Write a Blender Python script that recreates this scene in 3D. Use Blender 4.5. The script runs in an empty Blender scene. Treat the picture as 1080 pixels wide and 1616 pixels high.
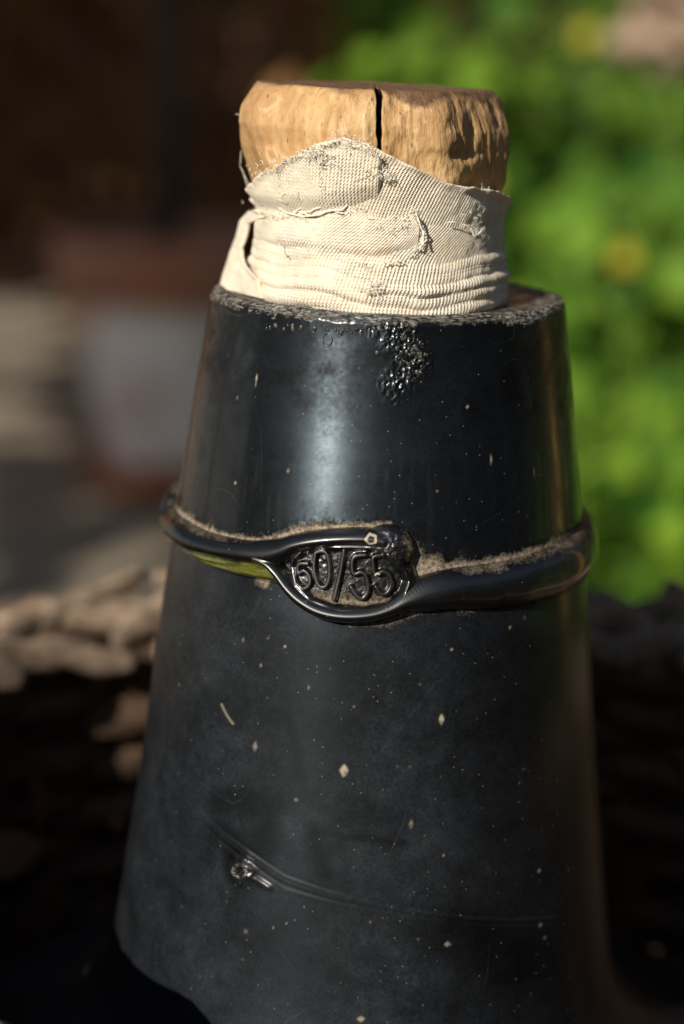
import bpy, math, random
import numpy as np
from mathutils import Vector, Matrix
random.seed(7); rng = np.random.default_rng(7)
SC = bpy.context.scene; COL = SC.collection
R_ = math.radians
# ------------------------------------------------------------------ camera, sky, sun, exposure
FPX = 3450.0; PITCH = R_(12.87); CAM = np.array([0.0, -0.35, 0.0])
cd = bpy.data.cameras.new('camera'); cam = bpy.data.objects.new('camera', cd); COL.objects.link(cam)
cam.location = CAM; cam.rotation_euler = (R_(90) - PITCH, 0, 0)
cd.sensor_fit = 'VERTICAL'; cd.sensor_height = 36; cd.sensor_width = 24; cd.lens = FPX / 1616 * 36
cd.clip_start = 0.01; cd.clip_end = 200
cd.dof.use_dof = True; cd.dof.focus_distance = 0.326; cd.dof.aperture_fstop = 9.2
SC.camera = cam
SUN_AZ, SUN_EL = R_(34), R_(28)          # azimuth left of the camera's back
S = np.array([-math.sin(SUN_AZ) * math.cos(SUN_EL), -math.cos(SUN_AZ) * math.cos(SUN_EL), math.sin(SUN_EL)])
w = bpy.data.worlds.new('World'); SC.world = w; w.use_nodes = True
nt = w.node_tree; bg = nt.nodes['Background']
sky = nt.nodes.new('ShaderNodeTexSky'); sky.sky_type = 'NISHITA'; sky.sun_disc = False
sky.sun_elevation = SUN_EL; sky.sun_rotation = math.atan2(S[0], S[1])
nt.links.new(sky.outputs[0], bg.inputs[0]); bg.inputs[1].default_value = 0.052
sl = bpy.data.lights.new('sun', 'SUN'); sun = bpy.data.objects.new('sun', sl); COL.objects.link(sun)
sl.energy = 4.6; sl.angle = R_(0.5); sl.color = (1.0, 0.93, 0.82)
sun.rotation_euler = Vector(-S).to_track_quat('-Z', 'Y').to_euler()
SC.view_settings.view_transform = 'Standard'; SC.view_settings.look = 'None'
SC.view_settings.exposure = 0.28; SC.view_settings.gamma = 1

# ------------------------------------------------------------------ maths helpers
def ray(px, py):
    px = np.asarray(px, float); py = np.asarray(py, float)
    a = (px - 540) / FPX; b = (808 - py) / FPX
    cp, sp = math.cos(PITCH), math.sin(PITCH)
    d = np.stack([a + 0 * b, cp + b * sp + 0 * a, -sp + b * cp + 0 * a], -1)
    return d
def at_plane(px, py, y=0.0):
    d = ray(px, py); t = (y - CAM[1]) / d[..., 1]
    return CAM + d * t[..., None]
def at_height(px, py, z):
    d = ray(px, py); t = (z - CAM[2]) / d[..., 2]
    return CAM + d * t[..., None]
def sm(a, b, x):
    t = np.clip((x - a) / (b - a), 0, 1); return t * t * (3 - 2 * t)
def hsh(i, j, k, seed):
    n = (i.astype(np.int64) * 73856093) ^ (j.astype(np.int64) * 19349663) ^ (k.astype(np.int64) * 83492791) ^ (seed * 2654435761)
    n = (n ^ (n >> 13)) * 1274126177; n = n ^ (n >> 16)
    return (n & 0xffffff) / float(0xffffff)
def noise(p, sc=1.0, seed=1):
    p = np.asarray(p) * sc; f = np.floor(p).astype(np.int64); u = p - f; u = u * u * (3 - 2 * u)
    r = 0
    for dx in (0, 1):
        for dy in (0, 1):
            for dz in (0, 1):
                wgt = (u[..., 0] if dx else 1 - u[..., 0]) * (u[..., 1] if dy else 1 - u[..., 1]) * (u[..., 2] if dz else 1 - u[..., 2])
                r = r + wgt * hsh(f[..., 0] + dx, f[..., 1] + dy, f[..., 2] + dz, seed)
    return r * 2 - 1
def fbm(p, sc=1.0, seed=1, oct=4):
    r = 0; a = 1; tot = 0
    for o in range(oct):
        r = r + a * noise(p, sc * 2 ** o, seed + o * 17); tot += a; a *= .5
    return r / tot
def pdist(x, y, poly, closed=False):
    poly = list(poly) + ([poly[0]] if closed else [])
    best = np.full(np.shape(x), 1e9)
    for (ax, ay), (bx, by) in zip(poly[:-1], poly[1:]):
        dx, dy = bx - ax, by - ay; L = dx * dx + dy * dy + 1e-12
        t = np.clip(((x - ax) * dx + (y - ay) * dy) / L, 0, 1)
        best = np.minimum(best, np.hypot(x - ax - t * dx, y - ay - t * dy))
    return best
def inside(x, y, poly):
    r = np.zeros(np.shape(x), bool); n = len(poly)
    for i in range(n):
        x0, y0 = poly[i]; x1, y1 = poly[(i + 1) % n]
        if y0 == y1: continue
        r ^= ((y0 > y) != (y1 > y)) & (x < (x1 - x0) * (y - y0) / (y1 - y0) + x0)
    return r

# ------------------------------------------------------------------ mesh helpers
def mesh_np(name, V, F, mat=None, parent=None, smooth=True, attrs=None, uv=None):
    me = bpy.data.meshes.new(name)
    V = np.asarray(V, np.float32).reshape(-1, 3)
    if isinstance(F, np.ndarray):
        n, k = F.shape
        me.vertices.add(len(V)); me.vertices.foreach_set('co', V.ravel())
        me.loops.add(n * k); me.loops.foreach_set('vertex_index', F.astype(np.int32).ravel())
        me.polygons.add(n); me.polygons.foreach_set('loop_start', np.arange(0, n * k, k, dtype=np.int32))
        me.update(calc_edges=True); me.validate()
    else:
        me.from_pydata([tuple(v) for v in V.tolist()], [], F); me.update()
    if smooth: me.polygons.foreach_set('use_smooth', np.ones(len(me.polygons), bool))
    if attrs:
        for k_, a in attrs.items():
            at = me.attributes.new(k_, 'FLOAT', 'POINT'); at.data.foreach_set('value', np.asarray(a, np.float32).ravel())
    if mat: me.materials.append(mat)
    o = bpy.data.objects.new(name, me); COL.objects.link(o)
    if parent: o.parent = parent
    return o
def grid_faces(nr, nc, wrap=False, flip=False):
    i = np.arange(nr - 1)[:, None]; j = np.arange(nc if wrap else nc - 1)[None, :]
    j2 = (j + 1) % nc
    a = i * nc + j; b = i * nc + j2; c = (i + 1) * nc + j2; d = (i + 1) * nc + j
    F = np.stack([a, b, c, d], -1).reshape(-1, 4)
    return F[:, ::-1] if flip else F
class Acc:
    def __init__(s): s.V = []; s.F = []; s.n = 0; s.A = []
    def add(s, V, F, a=None):
        s.V.append(np.asarray(V).reshape(-1, 3)); s.F.append(np.asarray(F) + s.n)
        s.A.append(np.full(len(s.V[-1]), 0.0 if a is None else a) if np.ndim(a) == 0 else np.asarray(a))
        s.n += len(s.V[-1])
    def build(s, name, mat, parent=None, smooth=True):
        return mesh_np(name, np.concatenate(s.V), np.concatenate(s.F), mat, parent, smooth, {'tint': np.concatenate(s.A)})
def tube(P, r, seg=7, flat=1.0, up=(0, 0, 1)):
    P = np.asarray(P, float); n = len(P); r = np.broadcast_to(np.asarray(r, float), (n,))
    T = np.gradient(P, axis=0); T /= np.linalg.norm(T, axis=1)[:, None] + 1e-12
    U = np.zeros_like(P); u = np.array(up, float)
    for i in range(n):
        q = u - T[i] * np.dot(u, T[i])
        if np.linalg.norm(q) < 1e-3: q = np.cross(T[i], [1, .3, .2])
        q /= np.linalg.norm(q); U[i] = q; u = q if up is None else np.array(up, float)
    W = np.cross(T, U)
    a = np.linspace(0, 2 * math.pi, seg, endpoint=False)
    ring = U[:, None, :] * np.cos(a)[None, :, None] + W[:, None, :] * (np.sin(a) * flat)[None, :, None]
    V = P[:, None, :] + ring * r[:, None, None]
    V = np.concatenate([V.reshape(-1, 3), P[:1], P[-1:]])
    F = grid_faces(n, seg, True).tolist()
    c0 = n * seg; c1 = c0 + 1
    for k in range(seg):
        F.append([c0, (k + 1) % seg, k, k]); F.append([c1, (n - 1) * seg + k, (n - 1) * seg + (k + 1) % seg, (n - 1) * seg + (k + 1) % seg])
    F = [f if len(set(f)) == 4 else f for f in F]
    return V, np.array(F)
def fixtri(F):  # quads with doubled last index -> tuples
    return [tuple(f[:3]) if f[2] == f[3] else tuple(f) for f in F.tolist()]
def tube_obj(name, P, r, mat, parent=None, **k):
    V, F = tube(P, r, **k); return mesh_np(name, V, fixtri(F), mat, parent)
def lathe(prof, seg=64, jitter=None):
    prof = np.asarray(prof, float); a = np.linspace(0, 2 * math.pi, seg, endpoint=False)
    V = np.stack([prof[:, 0:1] * np.cos(a), prof[:, 0:1] * np.sin(a), prof[:, 1:2] + 0 * a], -1)
    return V.reshape(-1, 3), grid_faces(len(prof), seg, True)
def tag(o, label=None, cat=None, group=None, kind=None):
    if label: o['label'] = label
    if cat: o['category'] = cat
    if group: o['group'] = group
    if kind: o['kind'] = kind
    return o
def empty(name, loc=(0, 0, 0)):
    o = bpy.data.objects.new(name, None); COL.objects.link(o); o.location = loc; o.empty_display_size = .02; return o

# ------------------------------------------------------------------ material helpers
class NT:
    def __init__(s, name):
        s.m = bpy.data.materials.new(name); s.m.use_nodes = True; s.t = s.m.node_tree
        s.p = s.t.nodes['Principled BSDF']; s.out = s.t.nodes['Material Output']
        s.co = s.t.nodes.new('ShaderNodeTexCoord').outputs['Object']
    def lk(s, a, b): s.t.links.new(a, b)
    def set(s, **k):
        for n, v in k.items():
            i = s.p.inputs[n.replace('_', ' ')]
            if hasattr(v, 'is_linked') or isinstance(v, bpy.types.NodeSocket): s.lk(v, i)
            else: i.default_value = (*v, 1) if isinstance(v, tuple) and len(v) == 3 and i.type == 'RGBA' else v
    def attr(s, n):
        a = s.t.nodes.new('ShaderNodeAttribute'); a.attribute_name = n; return a.outputs['Fac']
    def map(s, scale=(1, 1, 1), rot=(0, 0, 0), src=None):
        m = s.t.nodes.new('ShaderNodeMapping'); m.inputs['Scale'].default_value = scale; m.inputs['Rotation'].default_value = rot
        s.lk(src or s.co, m.inputs[0]); return m.outputs[0]
    def noise(s, scale, detail=4, rough=.55, src=None, dist=0):
        n = s.t.nodes.new('ShaderNodeTexNoise'); n.inputs['Scale'].default_value = scale; n.inputs['Detail'].default_value = detail
        n.inputs['Roughness'].default_value = rough; n.inputs['Distortion'].default_value = dist; s.lk(src or s.co, n.inputs['Vector']); return n.outputs['Fac']
    def voro(s, scale, feat='F1', src=None, out='Distance', rnd=1):
        n = s.t.nodes.new('ShaderNodeTexVoronoi'); n.feature = feat; n.inputs['Scale'].default_value = scale; n.inputs['Randomness'].default_value = rnd
        s.lk(src or s.co, n.inputs['Vector']); return n.outputs[out]
    def wave(s, scale, src=None, dist=0, detail=2, dirn='X'):
        n = s.t.nodes.new('ShaderNodeTexWave'); n.inputs['Scale'].default_value = scale; n.inputs['Distortion'].default_value = dist
        n.inputs['Detail'].default_value = detail; n.bands_direction = dirn; s.lk(src or s.co, n.inputs['Vector']); return n.outputs['Fac']
    def ramp(s, f, *stops):
        n = s.t.nodes.new('ShaderNodeValToRGB'); e = n.color_ramp.elements
        while len(e) < len(stops): e.new(.5)
        for el, (p, c) in zip(e, stops):
            el.position = p; el.color = (*c, 1) if isinstance(c, tuple) else (c, c, c, 1)
        s.lk(f, n.inputs[0]); return n.outputs[0]
    def mix(s, f, a, b, mode='MIX'):
        n = s.t.nodes.new('ShaderNodeMix'); n.data_type = 'RGBA'; n.blend_type = mode
        for i, v in ((0, f), (6, a), (7, b)):
            if isinstance(v, bpy.types.NodeSocket): s.lk(v, n.inputs[i])
            else: n.inputs[i].default_value = (*v, 1) if isinstance(v, tuple) else v
        return n.outputs[2]
    def math(s, op, a, b=0.0, c=None, clamp=False):
        n = s.t.nodes.new('ShaderNodeMath'); n.operation = op; n.use_clamp = clamp
        for i, v in enumerate((a, b) if c is None else (a, b, c)):
            if isinstance(v, bpy.types.NodeSocket): s.lk(v, n.inputs[i])
            else: n.inputs[i].default_value = v
        return n.outputs[0]
    def bump(s, h, strength=.5, dist=.0005, prev=None):
        n = s.t.nodes.new('ShaderNodeBump'); n.inputs['Strength'].default_value = strength; n.inputs['Distance'].default_value = dist
        s.lk(h, n.inputs['Height'])
        if prev is not None: s.lk(prev, n.inputs['Normal'])
        s.lk(n.outputs[0], s.p.inputs['Normal']); return n.outputs[0]

# ---- black glass with a film of dust
def glass_mat(name, film_shade=1.0, speck=True):
    g = NT(name)
    dust = g.attr('dust'); crust = g.attr('crust'); fleck = g.attr('fleck'); sheen_cut = g.attr('clean')
    n1 = g.noise(55, 6, .62, dist=.4); n2 = g.noise(380, 4, .6); n3 = g.noise(2300, 3, .6)
    streak = g.noise(1, 5, .7, src=g.map((38, 38, 520)))
    f = g.math('MULTIPLY', g.ramp(n1, (.32, .25), (.68, 1.0)), g.ramp(n2, (.3, .5), (.75, 1.0)))
    f = g.math('MULTIPLY', f, g.ramp(streak, (.35, .9), (.6, 1.0)))
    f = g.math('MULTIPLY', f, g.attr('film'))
    filmc = g.mix(f, (.0018, .0017, .0020), (.025 * film_shade, .029 * film_shade, .034 * film_shade))
    hn = g.noise(26, 1, .4, dist=2.2); hl = g.ramp(g.math('ABSOLUTE', g.math('SUBTRACT', hn, .5)), (.0005, 1.0), (.0022, 0.0))
    hg = g.math('MULTIPLY', g.ramp(g.noise(70, 2), (.50, 0.0), (.60, 1.0)), .07)
    filmc = g.mix(g.math('MULTIPLY', hl, hg), filmc, (.22, .23, .24))
    # tiny pale specks
    cell = g.voro(330, out='Distance'); cellc = g.t.nodes.new('ShaderNodeTexVoronoi'); cellc.inputs['Scale'].default_value = 330
    g.lk(g.co, cellc.inputs['Vector'])
    sep = g.t.nodes.new('ShaderNodeSeparateColor'); g.lk(cellc.outputs['Color'], sep.inputs[0])
    sp = g.math('MULTIPLY', g.math('LESS_THAN', cell, g.math('MULTIPLY', sep.outputs[1], .045)), g.math('GREATER_THAN', sep.outputs[0], .93))
    c2 = g.voro(1500); v2 = g.t.nodes.new('ShaderNodeTexVoronoi'); v2.inputs['Scale'].default_value = 1500; g.lk(g.co, v2.inputs['Vector'])
    s2 = g.t.nodes.new('ShaderNodeSeparateColor'); g.lk(v2.outputs['Color'], s2.inputs[0])
    sp2 = g.math('MULTIPLY', g.math('LESS_THAN', c2, .16), g.math('GREATER_THAN', s2.outputs[0], .94))
    filmc = g.mix(1.0, filmc, g.ramp(n3, (.3, .62), (.7, 1.45)), 'MULTIPLY')
    filmc = g.mix(g.math('MULTIPLY', sp2, .45), filmc, (.28, .27, .25))
    filmc = g.mix(g.math('MULTIPLY', sp, .6), filmc, (.50, .50, .48))
    dm = g.math('ADD', dust, g.math('MULTIPLY', g.math('SUBTRACT', g.noise(240, 5, .75), .55), 1.3))
    dm = g.math('ADD', dm, g.math('MULTIPLY', g.math('SUBTRACT', n3, .5), .55))
    dm = g.math('MULTIPLY', g.ramp(dm, (.20, 0.0), (.95, 1.0)), g.math('MULTIPLY', dust, 8, clamp=True))
    dcol = g.mix(g.ramp(g.noise(1600, 4, .75), (.38, 0.0), (.62, 1.0)), (.085, .068, .05), (.34, .275, .205))
    col = g.mix(dm, filmc, dcol)
    cn = g.noise(1, 5, .68, dist=1.2, src=g.map((600, 600, 2400)))
    ccol = g.ramp(cn, (.42, (.008, .008, .009)), (.50, (.085, .07, .05)), (.58, (.19, .18, .16)), (.74, (.42, .41, .38)))
    cm = g.math('MULTIPLY', g.ramp(g.math('ADD', crust, g.math('MULTIPLY', g.math('SUBTRACT', n2, .5), .8)), (.35, 0.0), (.6, 1.0)), g.math('MULTIPLY', crust, 8, clamp=True))
    col = g.mix(cm, col, ccol)
    col = g.mix(g.math('MULTIPLY', fleck, 1.0, clamp=True), col, g.mix(n3, (.32, .25, .17), (.60, .52, .40)))
    mm = g.math('MAXIMUM', dm, g.math('MULTIPLY', cm, .8))
    rough = g.math('ADD', g.math('MULTIPLY', mm, .5), g.math('ADD', g.math('ADD', .17, g.math('ADD', g.math('MULTIPLY', n1, .30), g.math('MULTIPLY', streak, .10))), g.math('MULTIPLY', g.attr('clean'), .22)), clamp=True)
    g.set(Base_Color=col, Roughness=rough, IOR=1.5)
    if speck:
        tg_ = g.t.nodes.new('ShaderNodeTangent'); tg_.direction_type = 'RADIAL'; tg_.axis = 'Z'; g.lk(tg_.outputs[0], g.p.inputs['Tangent'])
        g.set(Specular_Tint=(.66, .84, 1.0), Anisotropic=.72, Anisotropic_Rotation=.25)
    g.set(Specular_IOR_Level=g.math('MULTIPLY', g.math('MULTIPLY', 1.0, g.math('SUBTRACT', 1.0, g.math('MULTIPLY', dust, 2.0, clamp=True), clamp=True)), g.math('SUBTRACT', 1.0, g.math('MULTIPLY', g.attr('clean'), .90))))
    g.set(Coat_Weight=g.math('MULTIPLY', g.math('SUBTRACT', g.math('SUBTRACT', .75, g.math('MULTIPLY', g.attr('clean'), .25)), g.math('MULTIPLY', mm, .75)), g.math('SUBTRACT', 1.0, g.math('MULTIPLY', dust, 2.0, clamp=True), clamp=True)), Coat_Roughness=g.math('ADD', .06, g.math('MULTIPLY', g.attr('clean'), .22)))
    b = g.bump(g.math('MULTIPLY', g.noise(1200, 4, .6), g.math('ADD', g.math('MULTIPLY', mm, .25), .008)), .9, .0006)
    g.bump(g.noise(1, 3, .6, src=g.map((90, 90, 2600))), .018, .0004, b)
    return g.m
M_glass = glass_mat('black_glass'); M_ring = glass_mat('glossy_black_glass', .10, False)
g = NT('olive_glass')
g.set(Base_Color=g.ramp(g.noise(1, 3, .6, src=g.map((150, 150, 900))), (.35, (.02, .022, .004)), (.5, (.085, .088, .010)), (.68, (.20, .20, .04))), Roughness=.14, IOR=1.5, Transmission_Weight=.35, Coat_Weight=.5)
g.bump(g.noise(1, 2, src=g.map((1500, 1500, 3000))), .2, .0003); M_olive = g.m
g = NT('clear_bubble_glass'); g.set(Base_Color=g.ramp(g.noise(900, 2), (.35, (.01, .012, .01)), (.7, (.11, .11, .09))), Roughness=.22, Coat_Weight=.6); M_bub = g.m
# wood of the stopper
g = NT('stopper_wood')
gr = g.noise(1, 5, .6, src=g.map((420, 420, 45)), dist=1.0); big = g.noise(70, 4, .6); fine = g.noise(1, 3, .6, src=g.map((2600, 2600, 160)))
c = g.ramp(gr, (.28, (.36, .195, .075)), (.5, (.53, .33, .145)), (.72, (.67, .46, .235)))
c = g.mix(g.ramp(big, (.42, 0.0), (.62, .85)), c, (.42, .235, .10)); c = g.mix(g.ramp(g.noise(160, 3, .6, dist=1.5), (.56, 0.0), (.68, .8)), c, (.66, .45, .23))
c = g.mix(g.math('MULTIPLY', g.ramp(fine, (.30, 1.0), (.42, 0.0)), .4), c, (.17, .07, .022))
pores = g.voro(900, src=g.map((1, 1, .45))); c = g.mix(g.math('MULTIPLY', g.ramp(pores, (.10, 1.0), (.22, 0.0)), g.ramp(g.noise(200, 2), (.52, 0.0), (.62, .8))), c, (.12, .05, .02))
topd = g.attr('top'); tn = g.noise(230, 5, .65)
tm = g.ramp(g.math('ADD', topd, g.math('MULTIPLY', g.math('SUBTRACT', tn, .5), 1.3)), (.40, 0.0), (.70, 1.0))
c = g.mix(tm, c, g.mix(g.noise(900, 4), (.055, .028, .015), (.26, .15, .075)))
c = g.mix(g.attr('slot'), c, (.025, .014, .008))
g.set(Base_Color=c, Roughness=.62, Specular_IOR_Level=.35)
b = g.bump(gr, .55, .0005); b = g.bump(fine, .45, .0003, b); g.bump(tn, .6, .0006, b); M_wood = g.m
# knitted cotton
def cloth_mat(name, tint=(1, 1, 1)):
    g = NT(name)
    ru = g.attr('rib'); rv = g.attr('course'); gap = g.attr('fuzz')
    wob = g.math('ADD', g.math('MULTIPLY', g.noise(500, 3), 2.6), g.math('MULTIPLY', g.noise(90, 2), 9))
    ribs = g.math('SINE', g.math('ADD', g.math('MULTIPLY', ru, 6.2832), wob))
    cour = g.math('SINE', g.math('ADD', g.math('MULTIPLY', rv, 6.2832), wob))
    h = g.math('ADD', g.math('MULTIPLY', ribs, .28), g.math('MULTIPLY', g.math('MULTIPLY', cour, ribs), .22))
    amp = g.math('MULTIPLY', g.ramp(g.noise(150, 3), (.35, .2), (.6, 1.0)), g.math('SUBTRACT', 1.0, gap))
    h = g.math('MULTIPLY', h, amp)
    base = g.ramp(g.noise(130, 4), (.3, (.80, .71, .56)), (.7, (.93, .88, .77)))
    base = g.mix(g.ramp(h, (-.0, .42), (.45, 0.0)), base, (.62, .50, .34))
    base = g.mix(g.math('MULTIPLY', g.ramp(g.noise(210, 5, .7), (.50, 0.0), (.68, 1.0)), .38), base, (.50, .38, .24))
    st = g.voro(75); vv = g.noise(60, 2)
    base = g.mix(g.math('MULTIPLY', g.ramp(st, (.06, .8), (.11, 0.0)), g.ramp(vv, (.5, 0.0), (.56, .6))), base, (.50, .29, .13))
    base = g.mix(1.0, base, tint, 'MULTIPLY')
    g.set(Base_Color=base, Roughness=.9, Specular_IOR_Level=.15, Sheen_Weight=.15, Subsurface_Weight=.06, Subsurface_Scale=.002)
    b = g.bump(h, .8, .00045); b = g.bump(g.noise(2600, 4, .7), .5, .00025, b); g.bump(g.noise(420, 3), .35, .0005, b)
    return g.m
M_cloth = cloth_mat('knit_cotton')
g = NT('cotton_thread'); g.set(Base_Color=(.82, .77, .66), Roughness=.9, Specular_IOR_Level=.1, Subsurface_Weight=.1, Subsurface_Scale=.001); M_thread = g.m
# wicker, leaves, ground and the rest
def wood_mat(name, c0, c1, sc=(60, 60, 60), bumpd=.001, rough=.75):
    g = NT(name); n = g.noise(1, 5, .6, src=g.map(sc), dist=.6); t = g.attr('tint')
    g.set(Base_Color=g.mix(1.0, g.ramp(n, (.3, c0), (.7, c1)), g.ramp(g.noise(25, 2), (.3, .65), (.7, 1.1)), 'MULTIPLY'), Roughness=rough); g.bump(n, .6, bumpd); return g.m
M_bleach = wood_mat('bleached_willow', (.09, .055, .034), (.46, .34, .235), (220, 220, 700))
M_willow = wood_mat('brown_willow', (.035, .02, .011), (.14, .08, .043), (200, 200, 400))
M_stake = wood_mat('golden_stake_wood', (.45, .26, .06), (.70, .45, .13), (60, 60, 8))
M_bark = wood_mat('dark_bark', (.018, .010, .007), (.06, .032, .02), (60, 60, 12))
def leaf_mat(name, c0, c1, trans=.35, sc=30):
    g = NT(name); t = g.attr('tint')
    c = g.mix(1.0, g.mix(t, c0, c1), g.ramp(g.noise(sc, 3), (.3, .75), (.7, 1.15)), 'MULTIPLY')
    g.set(Base_Color=c, Roughness=.6, Specular_IOR_Level=.15)
    tr = g.t.nodes.new('ShaderNodeBsdfTranslucent'); g.lk(c, tr.inputs[0]); ms = g.t.nodes.new('ShaderNodeMixShader'); ms.inputs[0].default_value = trans
    g.lk(g.p.outputs[0], ms.inputs[1]); g.lk(tr.outputs[0], ms.inputs[2]); g.lk(ms.outputs[0], g.out.inputs[0]); return g.m
M_leaf = leaf_mat('fresh_leaf', (.022, .095, .010), (.235, .40, .036))
M_leafd = leaf_mat('deep_green_leaf', (.012, .045, .008), (.04, .10, .015))
M_dry = leaf_mat('dry_leaf', (.04, .018, .008), (.15, .08, .035), .15, 80)
M_brown = leaf_mat('brown_hedge_leaf', (.08, .035, .012), (.30, .15, .05), .2)
M_dryp = leaf_mat('dried_petal', (.40, .28, .20), (.62, .47, .36), .2)
g = NT('yellow_petal'); g.set(Base_Color=(.50, .40, .02), Roughness=.6); M_yel = g.m
g = NT('stem_green'); g.set(Base_Color=(.10, .17, .03), Roughness=.6); M_stem = g.m
g = NT('terracotta'); n = g.noise(16, 6, .65, dist=.5)
wm = g.math('MULTIPLY', g.attr('wash'), g.ramp(n, (.32, .25), (.55, 1.0)))
g.set(Base_Color=g.mix(wm, g.ramp(g.noise(30, 4), (.3, (.30, .10, .05)), (.7, (.46, .18, .09))), (.86, .82, .82)), Roughness=.85); g.bump(n, .3, .002); M_terra = g.m
g = NT('potting_soil'); n = g.noise(120, 5); g.set(Base_Color=g.ramp(n, (.3, (.01, .007, .005)), (.7, (.04, .026, .017))), Roughness=.95); g.bump(n, 1, .006); M_soil = g.m
g = NT('stone_ground'); n = g.noise(5, 8, .62); n2 = g.noise(60, 5, .7)
g.set(Base_Color=g.mix(g.math('MULTIPLY', g.ramp(n2, (.35, 1.0), (.6, 0.0)), .5), g.ramp(n, (.3, (.26, .21, .155)), (.7, (.42, .345, .25))), (.10, .075, .05)), Roughness=.9); g.bump(n2, .8, .006); M_ground = g.m
g = NT('old_plaster'); n = g.noise(6, 6, .6); g.set(Base_Color=g.ramp(n, (.3, (.12, .06, .03)), (.7, (.26, .14, .07))), Roughness=.9); g.bump(n, .5, .01); M_plaster = g.m
g = NT('pale_stone'); n = g.noise(20, 5, .6); g.set(Base_Color=g.ramp(n, (.3, (.38, .30, .24)), (.7, (.60, .50, .42))), Roughness=.9); g.bump(n, .6, .004); M_stone = g.m

# ------------------------------------------------------------------ the bottle's own frame
LEAN = R_(2.05); O = np.array([0.0090, 0.0, 0.0])
cl, sl_ = math.cos(LEAN), math.sin(LEAN)
Rl = np.array([[cl, 0, sl_], [0, 1, 0], [-sl_, 0, cl]])        # local -> world
def to_local(P): return (P - O) @ Rl
def to_world(P): return P @ Rl.T + O
SIL = [(466, 333, 896), (520, 325, 900), (600, 310, 905), (700, 293, 914), (800, 279, 921), (900, 262, 926), (1000, 245, 930),
       (1100, 229, 933), (1200, 214, 938), (1300, 200, 945), (1400, 186, 955)]
pz, pr = [], []
for y, xl, xr in SIL:
    a, b = to_local(at_plane(xl, y)), to_local(at_plane(xr, y))
    pz.append((a[2] + b[2]) / 2); pr.append((b[0] - a[0]) / 2 * .994)
ZR = pz[0]; zb = pz[-1]; rb = pr[-1]
tail = [(zb - .006, rb + .0008), (zb - .0125, rb + .0020), (zb - .0175, rb + .0050), (zb - .0235, rb + .015), (zb - .030, rb + .031),
        (zb - .040, rb + .046), (zb - .06, rb + .062), (zb - .09, rb + .074), (zb - .14, rb + .078), (zb - .19, rb + .070), (zb - .215, rb + .05)]
PZ = np.array(pz + [t[0] for t in tail])[::-1]; PR = np.array(pr + [t[1] for t in tail])[::-1]
def Rn(z): return np.interp(z, PZ, PR)
# smooth the profile with a spline-like moving average
zz = np.linspace(PZ[0], PZ[-1], 600); rr = np.interp(zz, PZ, PR); k = np.hanning(25); k /= k.sum()
rs = np.convolve(np.pad(rr, 12, mode='edge'), k, 'valid')
rs[-14:] = rr[-14:]
def Rn(z): return np.interp(z, zz, rs)
def px2tz(px, py, Rf=Rn, off=0.0):
    d = ray(px, py) @ Rl; c = (CAM - O) @ Rl
    c = c - np.array([off, 0, 0])
    d = np.atleast_2d(d); out = []
    for v in d:
        r = .033
        for it in range(12):
            A = v[0]**2 + v[1]**2; B = 2 * (c[0] * v[0] + c[1] * v[1]); C = c[0]**2 + c[1]**2 - r * r
            D = B * B - 4 * A * C
            t = (-B - math.sqrt(max(D, 0))) / (2 * A); p = c + v * t; r = float(Rf(p[2]))
        out.append((math.atan2(p[0], -p[1]), p[2]))
    return np.array(out)
def smooth_poly(p, n=7):
    p = [np.array(q) for q in p]; out = []
    for i in range(len(p) - 1):
        a, b, c, d = p[max(i - 1, 0)], p[i], p[i + 1], p[min(i + 2, len(p) - 1)]
        for k_ in range(n):
            t = k_ / n; out.append(tuple(.5 * (2 * b + (c - a) * t + (2 * a - 5 * b + 4 * c - d) * t * t + (3 * b - a - 3 * c + d) * t ** 3)))
    return out + [tuple(p[-1])]
def poly_st(pts, Rf=Rn):     # picture points on the neck -> (arc, height) in 0.1 mm
    q = px2tz([p[0] for p in pts], [p[1] for p in pts], Rf)
    return [(t * 330.0, z * 1e4) for t, z in q]
def cyl(theta, z, r, off=0.0):   # local cylinder -> local xyz
    return np.stack([np.sin(theta) * r + off, -np.cos(theta) * r, z + 0 * theta], -1)

bottle = empty('glass_bottle', tuple(O)); bottle.rotation_euler = (0, LEAN, 0)
tag(bottle, 'black glass demijohn with dusty neck ring and stamped oval seal, standing in the basket', 'bottle')

# ring and seal height field in (s, t)
top_px = [(262, 772), (275, 799), (300, 822), (330, 838), (365, 848), (400, 853), (440, 851)]
seal_top = [(440, 851), (470, 843), (500, 836), (540, 834), (580, 830), (612, 832), (638, 845), (652, 866), (656, 890), (657, 903)]
top_px2 = [(657, 903), (700, 899), (760, 892), (820, 879), (870, 861), (905, 842), (925, 826)]
bot_px = [(262, 838), (275, 850), (300, 866), (330, 876), (365, 884), (400, 889), (440, 895), (462, 900)]
bot_px2 = [(650, 968), (700, 957), (760, 957), (820, 950), (870, 938), (905, 918), (925, 900)]
tt = px2tz(*zip(*(top_px + top_px2))); bb = px2tz(*zip(*(bot_px + bot_px2)))
tt[-1] = (1.45, to_local(at_plane(935, 806))[2]); bb[-1] = (1.45, to_local(at_plane(935, 886))[2])
def ring_edges(th):
    T0 = np.concatenate([[tt[0, 0] - .6], tt[:, 0], [tt[-1, 0] + .6]]); Z0 = np.concatenate([[tt[0, 1] + .0005], tt[:, 1], [tt[-1, 1]]])
    T1 = np.concatenate([[bb[0, 0] - .6], bb[:, 0], [bb[-1, 0] + .6]]); Z1 = np.concatenate([[bb[0, 1]], bb[:, 1], [bb[-1, 1]]])
    return np.interp(th, T0, Z0), np.interp(th, T1, Z1)
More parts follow.
